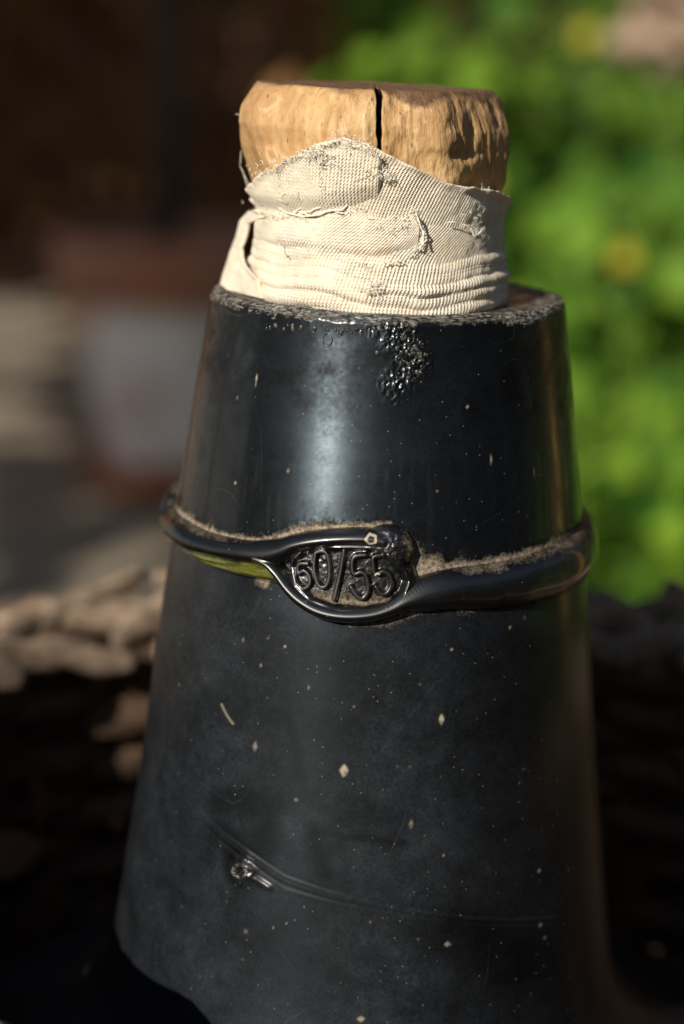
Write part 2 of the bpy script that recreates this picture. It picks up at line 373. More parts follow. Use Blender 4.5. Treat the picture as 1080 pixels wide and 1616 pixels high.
def ring_h(th, z):
    a, b = ring_edges(th); wv = .0003 * noise(np.stack([np.cos(th) * 3, np.sin(th) * 3, 0 * th], -1), 3, 5)
    c = (a + b) / 2 + wv; w = (a - b) / 2 * 1.02
    q = np.abs((z - c) / w)
    return np.where(q < 1, .0027 * np.sqrt(np.clip(1 - q**2.4, 0, 1)), -.0004)
def stroke(pts):      # (x, y, half width) -> smooth (s, t, r) list
    st3 = poly_st([p[:2] for p in pts]); return smooth_poly([(a[0], a[1], p[2]) for a, p in zip(st3, pts)], 5)
cl_ = lambda x: tuple(np.interp(x, *zip(*q)) for q in (top_px + top_px2, bot_px + bot_px2))
def on_ring(x): a, b = cl_(x); return (x, (a + b) / 2, (b - a) / 2 * 1.03)
UP = stroke([on_ring(x) for x in (275, 300, 330, 365, 400, 425)] + [(448, 867, 19), (470, 857, 15.5), (500, 850, 14), (540, 846, 13.5), (580, 846, 14), (604, 850, 14)])
LO = stroke([(415, 878, 8), (432, 886, 10), (446, 901, 11), (462, 924, 12), (482, 944, 13), (510, 960, 13.5), (545, 967, 13.5), (585, 965, 13.5), (615, 956, 14), (640, 944, 18), (668, 936, 26), (690, 931, 29)] + [on_ring(x) for x in (720, 760, 800, 840, 870)])
def sq_(x, y, st3):
    best = np.full(np.shape(x), 9.0); rb2 = np.full(np.shape(x), 14.0)
    for (ax, ay, ar), (bx_, by_, br) in zip(st3[:-1], st3[1:]):
        dx, dy = bx_ - ax, by_ - ay; t_ = np.clip(((x - ax) * dx + (y - ay) * dy) / (dx * dx + dy * dy + 1e-12), 0, 1)
        rr_2 = ar + (br - ar) * t_; q_ = np.hypot(x - ax - t_ * dx, y - ay - t_ * dy) / rr_2; m_ = q_ < best; best = np.where(m_, q_, best); rb2 = np.where(m_, rr_2, rb2)
    return best, rb2
def tube_h(q_, H_): return np.where(q_ < 1, H_ * np.sqrt(np.clip(1 - q_ ** 1.8, 0, 1)), -.0006)
plate = poly_st([(464, 872), (480, 858), (540, 850), (600, 848), (645, 880), (655, 920), (640, 950), (600, 965), (540, 968), (490, 950), (468, 922)])
blob = poly_st([(612, 868)])[0]
floorp = poly_st([(463, 892), (485, 868), (510, 862), (560, 862), (600, 864), (625, 890), (640, 912), (632, 935), (610, 950), (575, 956), (530, 953), (498, 940), (475, 918)])
DIG = [[(491, 886), (478, 887), (477, 901), (485, 897), (492, 903), (495, 914), (490, 923), (482, 925), (476, 919)],
       [(503, 869), (512, 866), (519, 869), (523, 882), (524, 904), (520, 919), (512, 923), (505, 914), (501, 892), (503, 869)],
       [(546, 866), (540, 902), (531, 942)],
       [(578, 872), (562, 875), (558, 888), (561, 902), (572, 899), (580, 908), (582, 928), (574, 940), (564, 935), (557, 923)],
       [(606, 872), (591, 875), (590, 888), (593, 902), (605, 898), (615, 905), (617, 920), (610, 932), (600, 932), (594, 922)]]
DIG = [smooth_poly(poly_st(d), 4) for d in DIG]
def dome(d, r, h, e=2.2): return np.where(d < r, h * np.clip(1 - (d / r)**e, 0, 1)**.5, -.0004)
def smax(a, b, k=.0003):
    h = np.clip(.5 + .5 * (a - b) / k, 0, 1); return b * (1 - h) + a * h + k * h * (1 - h)
def seal_h(th, z):
    s, t = th * 330, z * 1e4
    dp = pdist(s, t, plate, True) * np.where(inside(s, t, plate), -1, 1)
    pl = np.where(dp < 6, .0021 * np.sqrt(np.clip((6 - dp) / 16, 0, 1)), -.0004)
    bd = np.hypot((s - blob[0]) / 1.0, (t - blob[1]) / .95)
    nz = .00016 * fbm(np.stack([s, t, 0 * s], -1), .14, 3, 3)
    bl = dome(bd, 42, .0026, 3) + nz * (bd < 41)
    h = smax(pl, bl)
    df = pdist(s, t, floorp, True) * np.where(inside(s, t, floorp), 1, -1)
    k = sm(-4, 6, df)
    h = h * (1 - k) + k * (.0009 + nz * .5)
    for i, d in enumerate(DIG):
        dd = pdist(s, t, d); h = np.maximum(h, np.where(dd < 7, .0007 + .0011 * (1 - sm(1.6, 5.8, dd)), -.001) * sm(-6, 2, df) - .0006 * (1 - sm(-6, 2, df)))
    qu, ru = sq_(s, t, UP); ql, rl_ = sq_(s, t, LO)
    h = np.where(h < .00015, -.0006, h)
    h = smax(h, tube_h(qu, .0027), .0004); h = smax(h, tube_h(ql, .0027), .0004)
    h = np.where((np.minimum(qu, ql) >= 1) & (h < .0002), -.0006, h)
    out = np.minimum.reduce([0 * h + 1, h])
    return out, df, bd, dp
TA = px2tz([345], [870])[0, 0]; TB = px2tz([780], [930])[0, 0]
# seal mesh
zt = px2tz([550], [808])[0, 1]; zl = px2tz([550], [1000])[0, 1]
th = np.linspace(TA, TB, 560); z = np.linspace(zl, zt, 270); TH, Z = np.meshgrid(th, z)
H, df, bd, dp = seal_h(TH, Z)
s, t = TH * 330, Z * 1e4
floor_m = sm(0, 6, df); digd = np.minimum.reduce([pdist(s, t, d) for d in DIG])
low = 1 - sm(px2tz([550], [955])[0, 1] * 1e4, px2tz([550], [925])[0, 1] * 1e4, t)
dust = floor_m * (.16 + .85 * low) * sm(3, 7, digd) + .28 * (digd < 3) * low * 0
dust = np.maximum(dust, .42 * sm(10, 30, s - blob[0]) * (bd < 43) * (t > blob[1] - 30))
ra_, rb3 = ring_edges(TH); ledge = sm(.50, .95, (Z - (ra_ + rb3) / 2) / ((ra_ - rb3) / 2)) * np.maximum(sm(UP[30][0], UP[14][0], s), sm(blob[0] + 30, blob[0] + 150, s)) * .45; dust = np.maximum(dust, ledge)
ft = np.zeros_like(s)
st_ = poly_st([(587 + 7 * math.cos(a) * (1.15 if i % 2 else .95), 845 + 7 * math.sin(a) * (1.1 if i % 2 else .9)) for i, a in enumerate(np.linspace(0, 2 * math.pi, 11)[:-1])])
ft = np.maximum(ft, 1 - sm(1.0, 2.2, pdist(s, t, st_, True)))
c2 = poly_st([(596, 904)])[0]; ft = np.maximum(ft, 1 - sm(.8, 1.6, np.abs(np.hypot(s - c2[0], t - c2[1]) - 3.2)))
mesh_np('seal', cyl(TH, Z, Rn(Z) + H), grid_faces(*TH.shape), M_ring, bottle,
        attrs={'dust': dust, 'crust': 0 * s, 'fleck': ft, 'film': .5 * sm(0, 5, df), 'clean': 0 * s})
# ring mesh, the long way round
th = np.concatenate([np.linspace(TB, math.pi, 330), np.linspace(-math.pi, TA, 330)[1:]])
q = np.linspace(-1, 1, 34)
ang = q * math.pi / 2
a_, b_ = ring_edges(th); cc = (a_ + b_) / 2; ww = (a_ - b_) / 2 * 1.03
Zr = cc[:, None] + ww[:, None] * np.sin(ang)
P3 = np.stack([np.cos(th) * 33, np.sin(th) * 33, 0 * th], -1)
dB_ = np.minimum(np.abs(np.angle(np.exp(1j * (th - TA)))), np.abs(np.angle(np.exp(1j * (th - TB))))); Hm = .0027 + .0004 * noise(P3, .12, 9) * sm(.05, .5, dB_)
Hr = Hm[:, None] * np.sqrt(np.clip(1 - np.abs(np.sin(ang)) ** 1.8, 0, 1)) + 0 * Zr - .0004 * (np.abs(q) > .98)
Hr += .00012 * fbm(np.stack([np.cos(th)[:, None] * 33 + 0 * Zr, np.sin(th)[:, None] * 33 + 0 * Zr, Zr * 1e3], -1), .35, 4, 2)
THr = th[:, None] + 0 * Zr
dr = sm(.50, .95, np.sin(ang))[None, :] * .45 + 0 * Zr
mesh_np('neck_ring', cyl(THr, Zr, Rn(Zr) + Hr), grid_faces(*THr.shape), M_ring, bottle,
        attrs={'dust': dr, 'crust': 0 * dr, 'fleck': 0 * dr, 'film': .5 + 0 * dr, 'clean': 0 * dr})
# olive sliver of clear glass under the ring
ut = px2tz(*zip(*[(292, 858), (330, 872), (370, 881), (410, 886), (440, 892), (464, 899)])); lt = px2tz(*zip(*[(292, 868), (330, 889), (370, 904), (410, 915), (440, 922), (464, 914)]))
thv = np.linspace(ut[0, 0], ut[-1, 0], 70); q = np.linspace(0, 1, 15)
zu = np.interp(thv, ut[:, 0], ut[:, 1]); zl_ = np.interp(thv, lt[:, 0], lt[:, 1])
ZZ = zu[:, None] * (1 - q) + zl_[:, None] * q; tp = np.minimum(1, np.minimum((thv - thv[0]) / .3, (thv[-1] - thv) / .04))
HH = (.0021 * np.sin(np.pi * (.25 + .75 * q)) ** .6 * tp[:, None] ** .6) + .0002 * np.sin(q * 9 + thv[:, None] * 7); HH[:, -1] = -.0003
mesh_np('olive_drip', cyl(thv[:, None] + 0 * ZZ, ZZ, Rn(ZZ) + HH), grid_faces(*ZZ.shape, flip=True), M_olive, bottle)['label'] = 'translucent olive green sliver of glass under the ring'
# ---- neck and body
thd = np.linspace(R_(-104), R_(104), 640); thb = np.linspace(R_(104), R_(256), 60)[1:-1]
th = np.concatenate([thd, thb]); ZT = ZR - .0008
z = np.linspace(zb - .016, ZT, 640); z0 = np.array(PZ[:11]); zlow = np.interp(np.linspace(0, 1, 60), np.linspace(0, 1, len(z0)), z0)
z = np.concatenate([zlow[zlow < zb - .0165], z])
Zg, Tg = np.meshgrid(z, th, indexing='ij'); Tw = (Tg + math.pi) % (2 * math.pi) - math.pi
Rg = Rn(Zg); s = Tw * 330; t = Zg * 1e4
P = cyl(Tw, Zg, Rg) * 1e3
topl = poly_st(top_px)[:-1] + poly_st(seal_top) + poly_st(top_px2)[1:]
botl = poly_st(bot_px[:-1] + [(452, 915)]) + poly_st([(470, 945), (505, 972), (550, 984), (600, 981), (640, 968)]) + poly_st(bot_px2)[1:]
D1 = pdist(s, t, topl); D2 = pdist(s, t, botl)
zmid = (ring_edges(Tw)[0] + ring_edges(Tw)[1]) / 2
above = (Zg > zmid) | ((s > seal_top[0][0] * 0 + topl[5][0]) & (Zg > zmid - .0))
nA = fbm(P, .22, 11, 3); nB = fbm(P, .9, 12, 3)
nC2 = fbm(P, 2.2, 15, 2); wid = 6.5 + 5 * nA + 4 * nC2 + 1.5 * sm(60, 140, s)
d = np.where(Zg > zmid, np.exp(-(D1 / np.maximum(wid, 4)) ** 1.6) * 1.05 + .20 * np.exp(-(D1 / 26) ** 1.3) * (1 + nA), 0)
wedge = poly_st([(668, 893), (690, 888)]); dW = pdist(s, t, wedge); d = np.maximum(d, np.where(Zg > zmid - .001, 1.0 * np.exp(-(dW / 14) ** 2), 0))
d = np.maximum(d, np.where(Zg <= zmid, (.45 + .5 * nA) * np.exp(-(D2 / 6) ** 1.5) + .16 * np.exp(-(D2 / 26) ** 1.5), 0))
pt = poly_st([(410, 915), (420, 921)]); d = np.maximum(d, .9 * np.exp(-(pdist(s, t, pt) / 9) ** 2))
# crust at the lip
jag = .0006 * fbm(np.stack([np.cos(Tw) * 30, np.sin(Tw) * 30, 0 * Tw], -1), .35, 21, 4)
zlip = ZR + jag
cr = np.clip(.85 + .7 * nA, .3, 1) * sm(-.0013, -.0004, Zg - ZR + .0006 * nB + .0005 * nC2 + .0004 * nA)
disp = .00012 * fbm(P, .05, 2, 2) * sm(zb, zb + .02, Zg)
disp += .00016 * d * np.where(Zg > zmid, 1, .3) + .00003 * nB * d
# bubbly corner below the lip
cA = poly_st([(612, 520), (640, 545), (655, 572), (630, 600)]); dA = pdist(s, t, cA)
ba = np.clip(1.1 - dA / 34 + .5 * nB, 0, 1)
wor = 1 - np.abs(fbm(P, 1.7, 31, 3)) * 2.4
disp += ba * .0003 * np.clip(wor, -1, 1)
cr = np.maximum(cr, ba * .36 * (.6 + nB)); film_shade = 0 * s + .50
film_shade = film_shade + .45 * sm(-.05, -.12, 0 * s) ; film_shade = np.where(Zg < zmid, .95, .30)
film_shade = film_shade * (1 - .55 * sm(40, 200, s + 60 * nA)); film_shade = film_shade * (1 - .75 * ba) * (1 - .35 * sm(100, 220, s) * (Zg > zmid))  # dust film also thinned to the right, painting in the neck's unlit side
# smears wiped through the film
for pl_, wd, am in [([(345, 1268), (390, 1262), (430, 1275), (425, 1330), (390, 1350), (350, 1310)], 26, -.6), ([(455, 1130), (470, 1180), (475, 1230)], 9, -.5),
                    ([(490, 1310), (510, 1380)], 12, -.55), ([(495, 1312), (570, 1322), (640, 1330)], 6, -.4), ([(460, 1290), (465, 1400)], 22, .35), ([(500, 1280), (470, 1300)], 22, .4),
                    ([(410, 1050), (520, 1040), (590, 1060)], 34, -.25), ([(500, 1480), (600, 1500), (680, 1545), (640, 1520)], 30, .35), ([(700, 1470), (800, 1520)], 60, -.4),
                    ([(380, 540), (372, 590), (395, 560)], 12, .8), ([(440, 560), (540, 900)], 40, .15)]:
    film_shade = film_shade + am * np.exp(-(pdist(s, t, poly_st(pl_)) / (wd * (1 + .3 * nA))) ** 3)
scr = 0 * s
for off_, a_ in [(0, 1), (7, .8), (13, -.8), (20, .6), (-6, -.5)]:
    L = poly_st([(318, 1282 + off_), (350, 1312 + off_), (400, 1350 + off_), (450, 1384 + off_), (520, 1408 + off_ * .8), (600, 1426 + off_ * .6), (700, 1442 + off_ * .5), (800, 1450 + off_ * .5), (880, 1446 + off_ * .5)])
    scr = scr + a_ * np.exp(-(pdist(s, t, L) / 2.6) ** 2)
film_shade = film_shade + .22 * scr; disp += .00006 * scr
for L, a_ in [([(590, 1200), (655, 1120), (690, 1075)], .35), ([(600, 1260), (640, 1215)], .3), ([(245, 1190), (300, 1270), (318, 1290)], .25), ([(470, 1235), (490, 1236)], .5)]:
    film_shade = film_shade + a_ * np.exp(-(pdist(s, t, poly_st(L)) / 2.2) ** 2)
# scar
sc0 = poly_st([(383, 1372)])[0]; rr_ = np.hypot(s - sc0[0], t - sc0[1]); disp += .0012 * np.exp(-(rr_ / 17) ** 2) * (1 + .5 * nB) - .0016 * np.exp(-(rr_ / 7) ** 2)
disp += .0004 * np.exp(-(pdist(s, t, poly_st([(400, 1382), (425, 1400)])) / 5) ** 2); film_shade = film_shade - .5 * np.exp(-((rr_ - 22) / 10) ** 2); cr = np.maximum(cr, .75 * np.exp(-((rr_ - 9) / 5) ** 2) * (.7 + nB))
# pale flecks of dried matter
fl = 0 * s
for (x, y, a, b) in [(543, 1216, 6, 10), (697, 1135, 4, 9), (455, 743, 3, 4), (738, 642, 3, 3), (775, 725, 2, 9), (843, 745, 2, 7), (403, 1178, 4, 8), (468, 1262, 3, 3), (388, 1470, 3, 4),
                     (649, 1300, 3, 8), (851, 1374, 3.5, 3.5), (853, 1460, 3.5, 3.5), (860, 1480, 3, 3), (706, 1490, 4, 4), (570, 1608, 5, 5), (372, 762, 3, 3), (805, 990, 3, 3),
                     (828, 975, 2.5, 4), (713, 1025, 2.5, 2.5), (412, 1050, 2, 4), (450, 1020, 2.5, 2.5), (700, 1350, 2, 2), (384, 1010, 2, 4), (690, 775, 2.5, 2), (375, 628, 2, 4), (405, 600, 2, 12)]:
    q0 = poly_st([(x, y)])[0]; rr2 = (np.abs((s - q0[0]) / a) ** 1.3 + np.abs((t - q0[1]) / b) ** 1.3) + .25 * nB
    amp_ = 1.0 if max(a, b) > 8 or a == b else .6
    fl = np.maximum(fl, (1 - sm(.5, 1.35, rr2)) * amp_ * (.8 if max(a, b) > 8 else .55) * np.clip(.8 + nB, .3, 1))
L = poly_st([(350, 1112), (358, 1128), (368, 1142)]); fl = np.maximum(fl, .38 * (1 - sm(1.2, 2.6, pdist(s, t, L))))
r_ = rng.random((28, 4))
for a in r_:
    x, y = 260 + a[0] * 640, 540 + a[1] * 1050; q0 = poly_st([(x, y)])[0]; rr2 = np.hypot((s - q0[0]), (t - q0[1]) / (1 + a[3])) / (1.0 + .8 * a[2])
    fl = np.maximum(fl, (1 - sm(.7, 1.2, rr2)) * (.08 + .28 * a[3]))
Zo = Zg + jag * sm(ZR - .004, ZR, Zg)
outer = cyl(Tg, Zo, Rg + disp); nC = len(th)
# lip and inside
rt = Rn(ZR); Tl = th; Tlw = (Tl + math.pi) % (2 * math.pi) - math.pi
jl = .0006 * fbm(np.stack([np.cos(Tlw) * 30, np.sin(Tlw) * 30, 0 * Tlw], -1), .35, 21, 4)
lipr = []; lipc = []
for (dr_, dz_, na) in [(-.0003, .0002, 1), (-.0008, .0005, 1.4), (-.0016, .0006, 1.6), (-.0028, .0004, 1.6), (-.0045, .0001, 1.2), (-.0065, -.0001, .6), (-.009, -.0004, .3), (-.0105, -.0015, 0), (-.0115, -.004, 0), (-.012, -.02, 0)]:
    Pq = np.stack([np.cos(Tlw) * (rt + dr_) * 1e3, np.sin(Tlw) * (rt + dr_) * 1e3, 0 * Tlw], -1)
    nz = .0002 * na * fbm(Pq, .35, 41, 4)
    lipr.append(cyl(Tl, ZR + dz_ + jl * max(0, 1 - abs(dr_) / .008) + nz, rt + dr_ + .00022 * noise(Pq, .35, 5) * (na > 0)))
    lipc.append(.85 if dr_ > -.004 else .5)
V = np.concatenate([outer.reshape(-1, 3), np.concatenate(lipr)]); nr = len(z) + len(lipr)
ext = lambda A, vals: np.concatenate([A.ravel(), np.repeat(vals, nC)])
nl = len(lipr)
mesh_np('bottle_body', V, grid_faces(nr, nC, True), M_glass, bottle,
        attrs={'dust': ext(d, [.25] * nl), 'crust': ext(cr, lipc), 'fleck': ext(fl, [0] * nl), 'film': ext(np.clip(film_shade, 0, 1.6), [.5] * nl), 'clean': ext(np.clip(sm(.002, -.012, Zg - zmid) + (Zg > zmid) * (.55 * sm(.017, .028, Zg - zmid) + .9 * np.abs(nA) * sm(.004, .010, Zg - zmid) + .25 * nC2), 0, 1), [0] * nl)})  # last mask dims the highlight below the ring and near the lip
# little burst bubbles and beads of glass under the lip
acc = Acc()
def sphere_np(c, r, seg=10, rings=6, sq=(1, 1, 1)):
    a = np.linspace(0, 2 * math.pi, seg, endpoint=False); b = np.linspace(.02, math.pi - .02, rings)
    V = np.stack([np.outer(np.sin(b), np.cos(a)) * sq[0], np.outer(np.sin(b), np.sin(a)) * sq[1], np.outer(np.cos(b), np.ones(seg)) * sq[2]], -1) * r + c
    return V.reshape(-1, 3), grid_faces(rings, seg, True, flip=True)
def ringlet(tz, r, tr):
    a = np.linspace(0, 2 * math.pi, 15); T = tz[0] + np.cos(a) * r / .03; Zc = tz[1] + np.sin(a) * r * 1.15
    Pp = cyl(T, Zc, Rn(Zc) + .0001); return tube(Pp, tr, 5)
for i in range(90):
    u = rng.random(); i0 = rng.integers(0, 3); q0 = np.array([(612, 520), (645, 545), (655, 575), (630, 600)][i0]) * (1 - u) + np.array([(612, 520), (645, 545), (655, 575), (630, 600)][i0 + 1]) * u
    q0 = q0 + rng.normal(0, 1, 2) * (17, 14); q0[1] = max(q0[1], 518)
    tz = px2tz([q0[0]], [q0[1]])[0]; r = .00007 + .00028 * rng.random() ** 3
    V, F = sphere_np(cyl(tz[0], tz[1], Rn(tz[1]) + .0001 + r * .1), r, sq=(1, .3, 1 + .3 * rng.random())); acc.add(V, F)
for (x, y, r) in [(645, 532, 9), (655, 555, 6), (517, 536, 8), (630, 566, 5)]:
    tz = px2tz([x], [y])[0]; V, F = ringlet(tz, r * 1e-4, .00007); acc.add(V, np.array([f for f in F if f[2] != f[3]]))
for i in range(34):
    x = 420 + 200 * rng.random(); y = 519 + 8 * rng.random() + (x < 480) * -6; tz = px2tz([x], [y])[0]; r = .0001 + .00028 * rng.random() ** 2
    V, F = sphere_np(cyl(tz[0], tz[1], Rn(tz[1])), r, sq=(1, .7, 1.4)); acc.add(V, F)
acc.build('glass_bubbles', M_bub, bottle)['kind'] = 'stuff'

# ------------------------------------------------------------------ wooden stopper
OFFS = -.0016
def px_loc(px, py): return to_local(at_plane(px, py))
ct = px_loc(592, 128); cbm = px_loc(600, 500); ZCT = ct[2]; ZCB = ZR - .012
stop = empty('wooden_stopper', tuple(to_world(np.array([OFFS, 0, ZCB])))); stop.rotation_euler = (0, LEAN, 0)
tag(stop, 'hand-carved pale wooden stopper with a dark vertical crack, plugged in the cloth on the bottle', 'stopper')
SW = [(128, 408, 772), (140, 398, 786), (165, 384, 797), (190, 379, 802), (230, 385, 800), (262, 394, 796), (300, 405, 790), (330, 412, 783)]
sz, sr, sx = [], [], []
for y, a, b in SW:
    A, B = px_loc(a, y), px_loc(b, y); sz.append(A[2]); sr.append((B[0] - A[0]) / 2); sx.append((A[0] + B[0]) / 2)
sz += [ZR - .002, ZCB]; sr += [.0165, .0155]; sx += [OFFS, OFFS]
sz, sr, sx = np.array(sz)[::-1], np.array(sr)[::-1], np.array(sx)[::-1]
crk = px2tz([602], [180], lambda z: .0205, OFFS)[0, 0] + .075
hw0 = .032
z = np.linspace(ZCB, ZCT - .0008, 150); tha = np.linspace(crk + hw0, crk + 2 * math.pi - hw0, 760)
Zs, Ts = np.meshgrid(z, tha, indexing='ij')
wz = np.interp(z, [ZCT - .012, ZCT - .006, ZCT], [.25, .8, 1.0])[:, None]
Ts2 = crk + math.pi + (Ts - crk - math.pi) * ((math.pi - hw0 * wz * (1 + .18 * noise(np.stack([0 * Zs, Zs * 1e3, np.sign(Ts - crk - math.pi)], -1), .9, 6))) / (math.pi - hw0))
r0 = np.interp(Zs, sz, sr); x0 = np.interp(Zs, sz, sx) - OFFS
# whittled facets: vertical planes cut from the round
facet = np.full_like(r0, 9.0)
for deg, k_, tl in [(-75, .975, .04), (-36, .962, -.04), (10, .958, .035), (57, .965, -.06), (57, .985, .10), (97, .975, .03), (125, .96, 0), (165, .95, 0), (-150, .95, 0), (-112, .97, 0)]:
    cz = np.cos(Ts2 - R_(deg)); pl_ = r0 * k_ * (1 + tl * (Zs - ZCT + .012) / .012) / np.maximum(cz, .2); facet = np.minimum(facet, pl_)
Pq = np.stack([np.sin(Ts2) * 20, -np.cos(Ts2) * 20, Zs * 1e3], -1)
rr0 = np.minimum(r0 * 1.010, facet)
# chisel hollows on the right shoulder
for (x, y, a, b, dp_) in [(752, 246, 40, 12, .0006), (772, 200, 20, 18, .0003), (748, 300, 30, 22, .0007), (780, 275, 22, 18, .0006), (735, 175, 18, 30, .0004), (660, 200, 40, 30, .0003), (470, 230, 60, 30, .0004), (430, 160, 24, 22, .0004), (690, 150, 40, 12, .0004)]:
    q0 = px2tz([x], [y], lambda z: np.interp(z, sz, sr), OFFS)[0]
    rr0 -= dp_ * np.exp(-(((Ts2 - q0[0]) * 200 / a) ** 2 + ((Zs - q0[1]) * 1e4 / b) ** 2) ** 2)
rg2 = np.random.default_rng(3)
for k_ in range(60):      # shallow knife cuts all round
    ta, za = rg2.uniform(-2.2, 2.2), rg2.uniform(ZCT - .022, ZCT); a, b, tl, dp_ = rg2.uniform(10, 34), rg2.uniform(14, 46), rg2.uniform(-.6, .6), rg2.uniform(.0001, .00042)
    X_, Y_ = (Ts2 - ta) * 200, (Zs - za) * 1e4; rr0 -= dp_ * np.exp(-(((X_ + tl * Y_) / a) ** 2 + (Y_ / b) ** 2) ** 3)
rr0 += .00030 * fbm(Pq, .35, 51, 4) + .00018 * fbm(Pq * np.array([1, 1, .25]), 1.6, 52, 4) + .00035 * noise(Pq, .12, 53)
topround = np.clip((Zs - (ZCT - .0012)) / .0012, 0, 1); rr0 -= .0006 * topround ** 2.2 - .0009 * topround * fbm(Pq, .9, 54, 3)
Vs = np.stack([np.sin(Ts2) * rr0 + x0, -np.cos(Ts2) * rr0, Zs + .0004 * topround * fbm(Pq * np.array([1, 1, 0]), .5, 55, 3)], -1)
topa = np.clip(.98 - (ZCT - Zs) / .0040 + .35 * fbm(Pq, .16, 56, 2), 0, 1) + .35 * sm(.5, 1, topround)
topa = topa * (.55 + .75 * sm(-.2, .5, np.sin(Ts2 + .2)))
# slot walls: from each lip of the crack in to a common deep line
nw = 8; nz_ = len(z); cols = [Vs[:, 0]]; inn = np.stack([np.sin(crk) * .009 + x0[:, 0], -np.cos(crk) * .009 + 0 * z, z], -1)
full = [];
for k_ in range(1, nw):
    f_ = (k_ / nw); full.append(Vs[:, 0] * (1 - f_) + inn * f_ + np.stack([.00012 * noise(np.stack([0 * z + k_, z * 1e3, 0 * z], -1), 1.1, 3), 0 * z, 0 * z], -1))
full.append(inn); wall_a = np.stack(full[::-1], 1)       # inner -> lip
fb = []
for k_ in range(1, nw):
    f_ = (k_ / nw); fb.append(Vs[:, -1] * (1 - f_) + inn * f_ + np.stack([.00012 * noise(np.stack([0 * z + k_, z * 1e3, 0 * z], -1), 1.1, 4), 0 * z, 0 * z], -1))
wall_b = np.stack(fb, 1)
G = np.concatenate([wall_a, Vs, wall_b], 1); nc_ = G.shape[1]
slot = np.zeros((nz_, nc_)); slot[:, :nw - 1] = 1; slot[:, -(nw - 2):] = 1
tpa = np.zeros((nz_, nc_)); tpa[:, nw:nw + Vs.shape[1]] = topa
Vall = G.reshape(-1, 3); F = grid_faces(nz_, nc_, True).tolist()
rim_ = G[-1]; cen = np.array([x0[-1, 0], .004, rim_[:, 2].mean() + .0002]); cuts = [.85, .6, .3]
base_i = (nz_ - 1) * nc_; prev = np.arange(nc_) + base_i; extra = []; cnt = len(Vall)
ntop = nc_
for cfrac in cuts + [0.0]:
    ringv = cen + (rim_ - cen) * cfrac; ringv[:, 2] += .0003 * (1 - cfrac) + .0003 * fbm(ringv * 1e3, .6, 60, 3)
    extra.append(ringv); cur = np.arange(nc_) + cnt; cnt += nc_
    for j in range(nc_):
        F.append([int(prev[j]), int(prev[(j + 1) % nc_]), int(cur[(j + 1) % nc_]), int(cur[j])])
    prev = cur
Vall = np.concatenate([Vall] + extra); Vall[:, 2] -= ZCB
ne = len(Vall) - nz_ * nc_
mesh_np('stopper_wood', Vall, np.array(F), M_wood, stop, attrs={'top': np.concatenate([tpa.ravel(), np.full(ne, .85)]), 'slot': np.concatenate([slot.ravel(), np.zeros(ne)])})

# ------------------------------------------------------------------ cloth wound round the stopper
OFC = -.0014
wrap = empty('cloth_strip', tuple(to_world(np.array([0, 0, ZR])))); wrap.rotation_euler = (0, LEAN, 0)
tag(wrap, 'frayed cream knitted cotton rag wound tightly round the stopper in the bottle mouth', 'cloth')
CS = [(205, 402, 796), (250, 408, 795), (290, 412, 794), (310, 409, 796), (345, 403, 795), (380, 398, 798), (420, 392, 802), (450, 389, 804), (475, 392, 803), (500, 402, 798)]
cz_, cr_, cx_ = [], [], []
for y, a, b in CS:
    A, B = px_loc(a, y), px_loc(b, y); cz_.append(A[2]); cr_.append((B[0] - A[0]) / 2); cx_.append((A[0] + B[0]) / 2)
cz_, cr_ = np.array(cz_)[::-1], np.array(cr_)[::-1]
OFC = float(np.mean(cx_))
def Rc(z): return np.interp(z, cz_, cr_)
def cpx(pts): return px2tz([p[0] for p in pts], [p[1] for p in pts], Rc, OFC)
FR = Acc()      # loose threads
def fold_r(T, Z, seed=0):
    zn = (Z - ZR) / .0001                     # 0.1 mm above lip
    Pn = np.stack([np.cos(T) * 3, np.sin(T) * 3, 0 * T], -1)
    ph = zn + 10 * noise(Pn, .8, 70 + seed) + 3 * noise(Pn, 2.2, 71) + 6 * np.sin(T * .9 + 1.2)
    r = 0
    for c, w_, h_ in [(8, 13, 7.5), (29, 10, 6.5), (46, 9, 8), (62, 8, 4), (76, 9, 5)]:
        q = (ph - c) / w_; r = r + h_ * np.clip(1 - q * q, 0, 1) ** .7 * (.95 + .6 * noise(Pn, 1.1, 74 + c))
    r = r - 6 * sm(40, 0, zn) * .4
    return (r - 4) * 1e-4 * (1 - sm(70, 110, zn))
def Rcw(z): return np.maximum(Rc(z), np.interp(z, sz, sr) + abs(OFC - OFFS) + .0016)
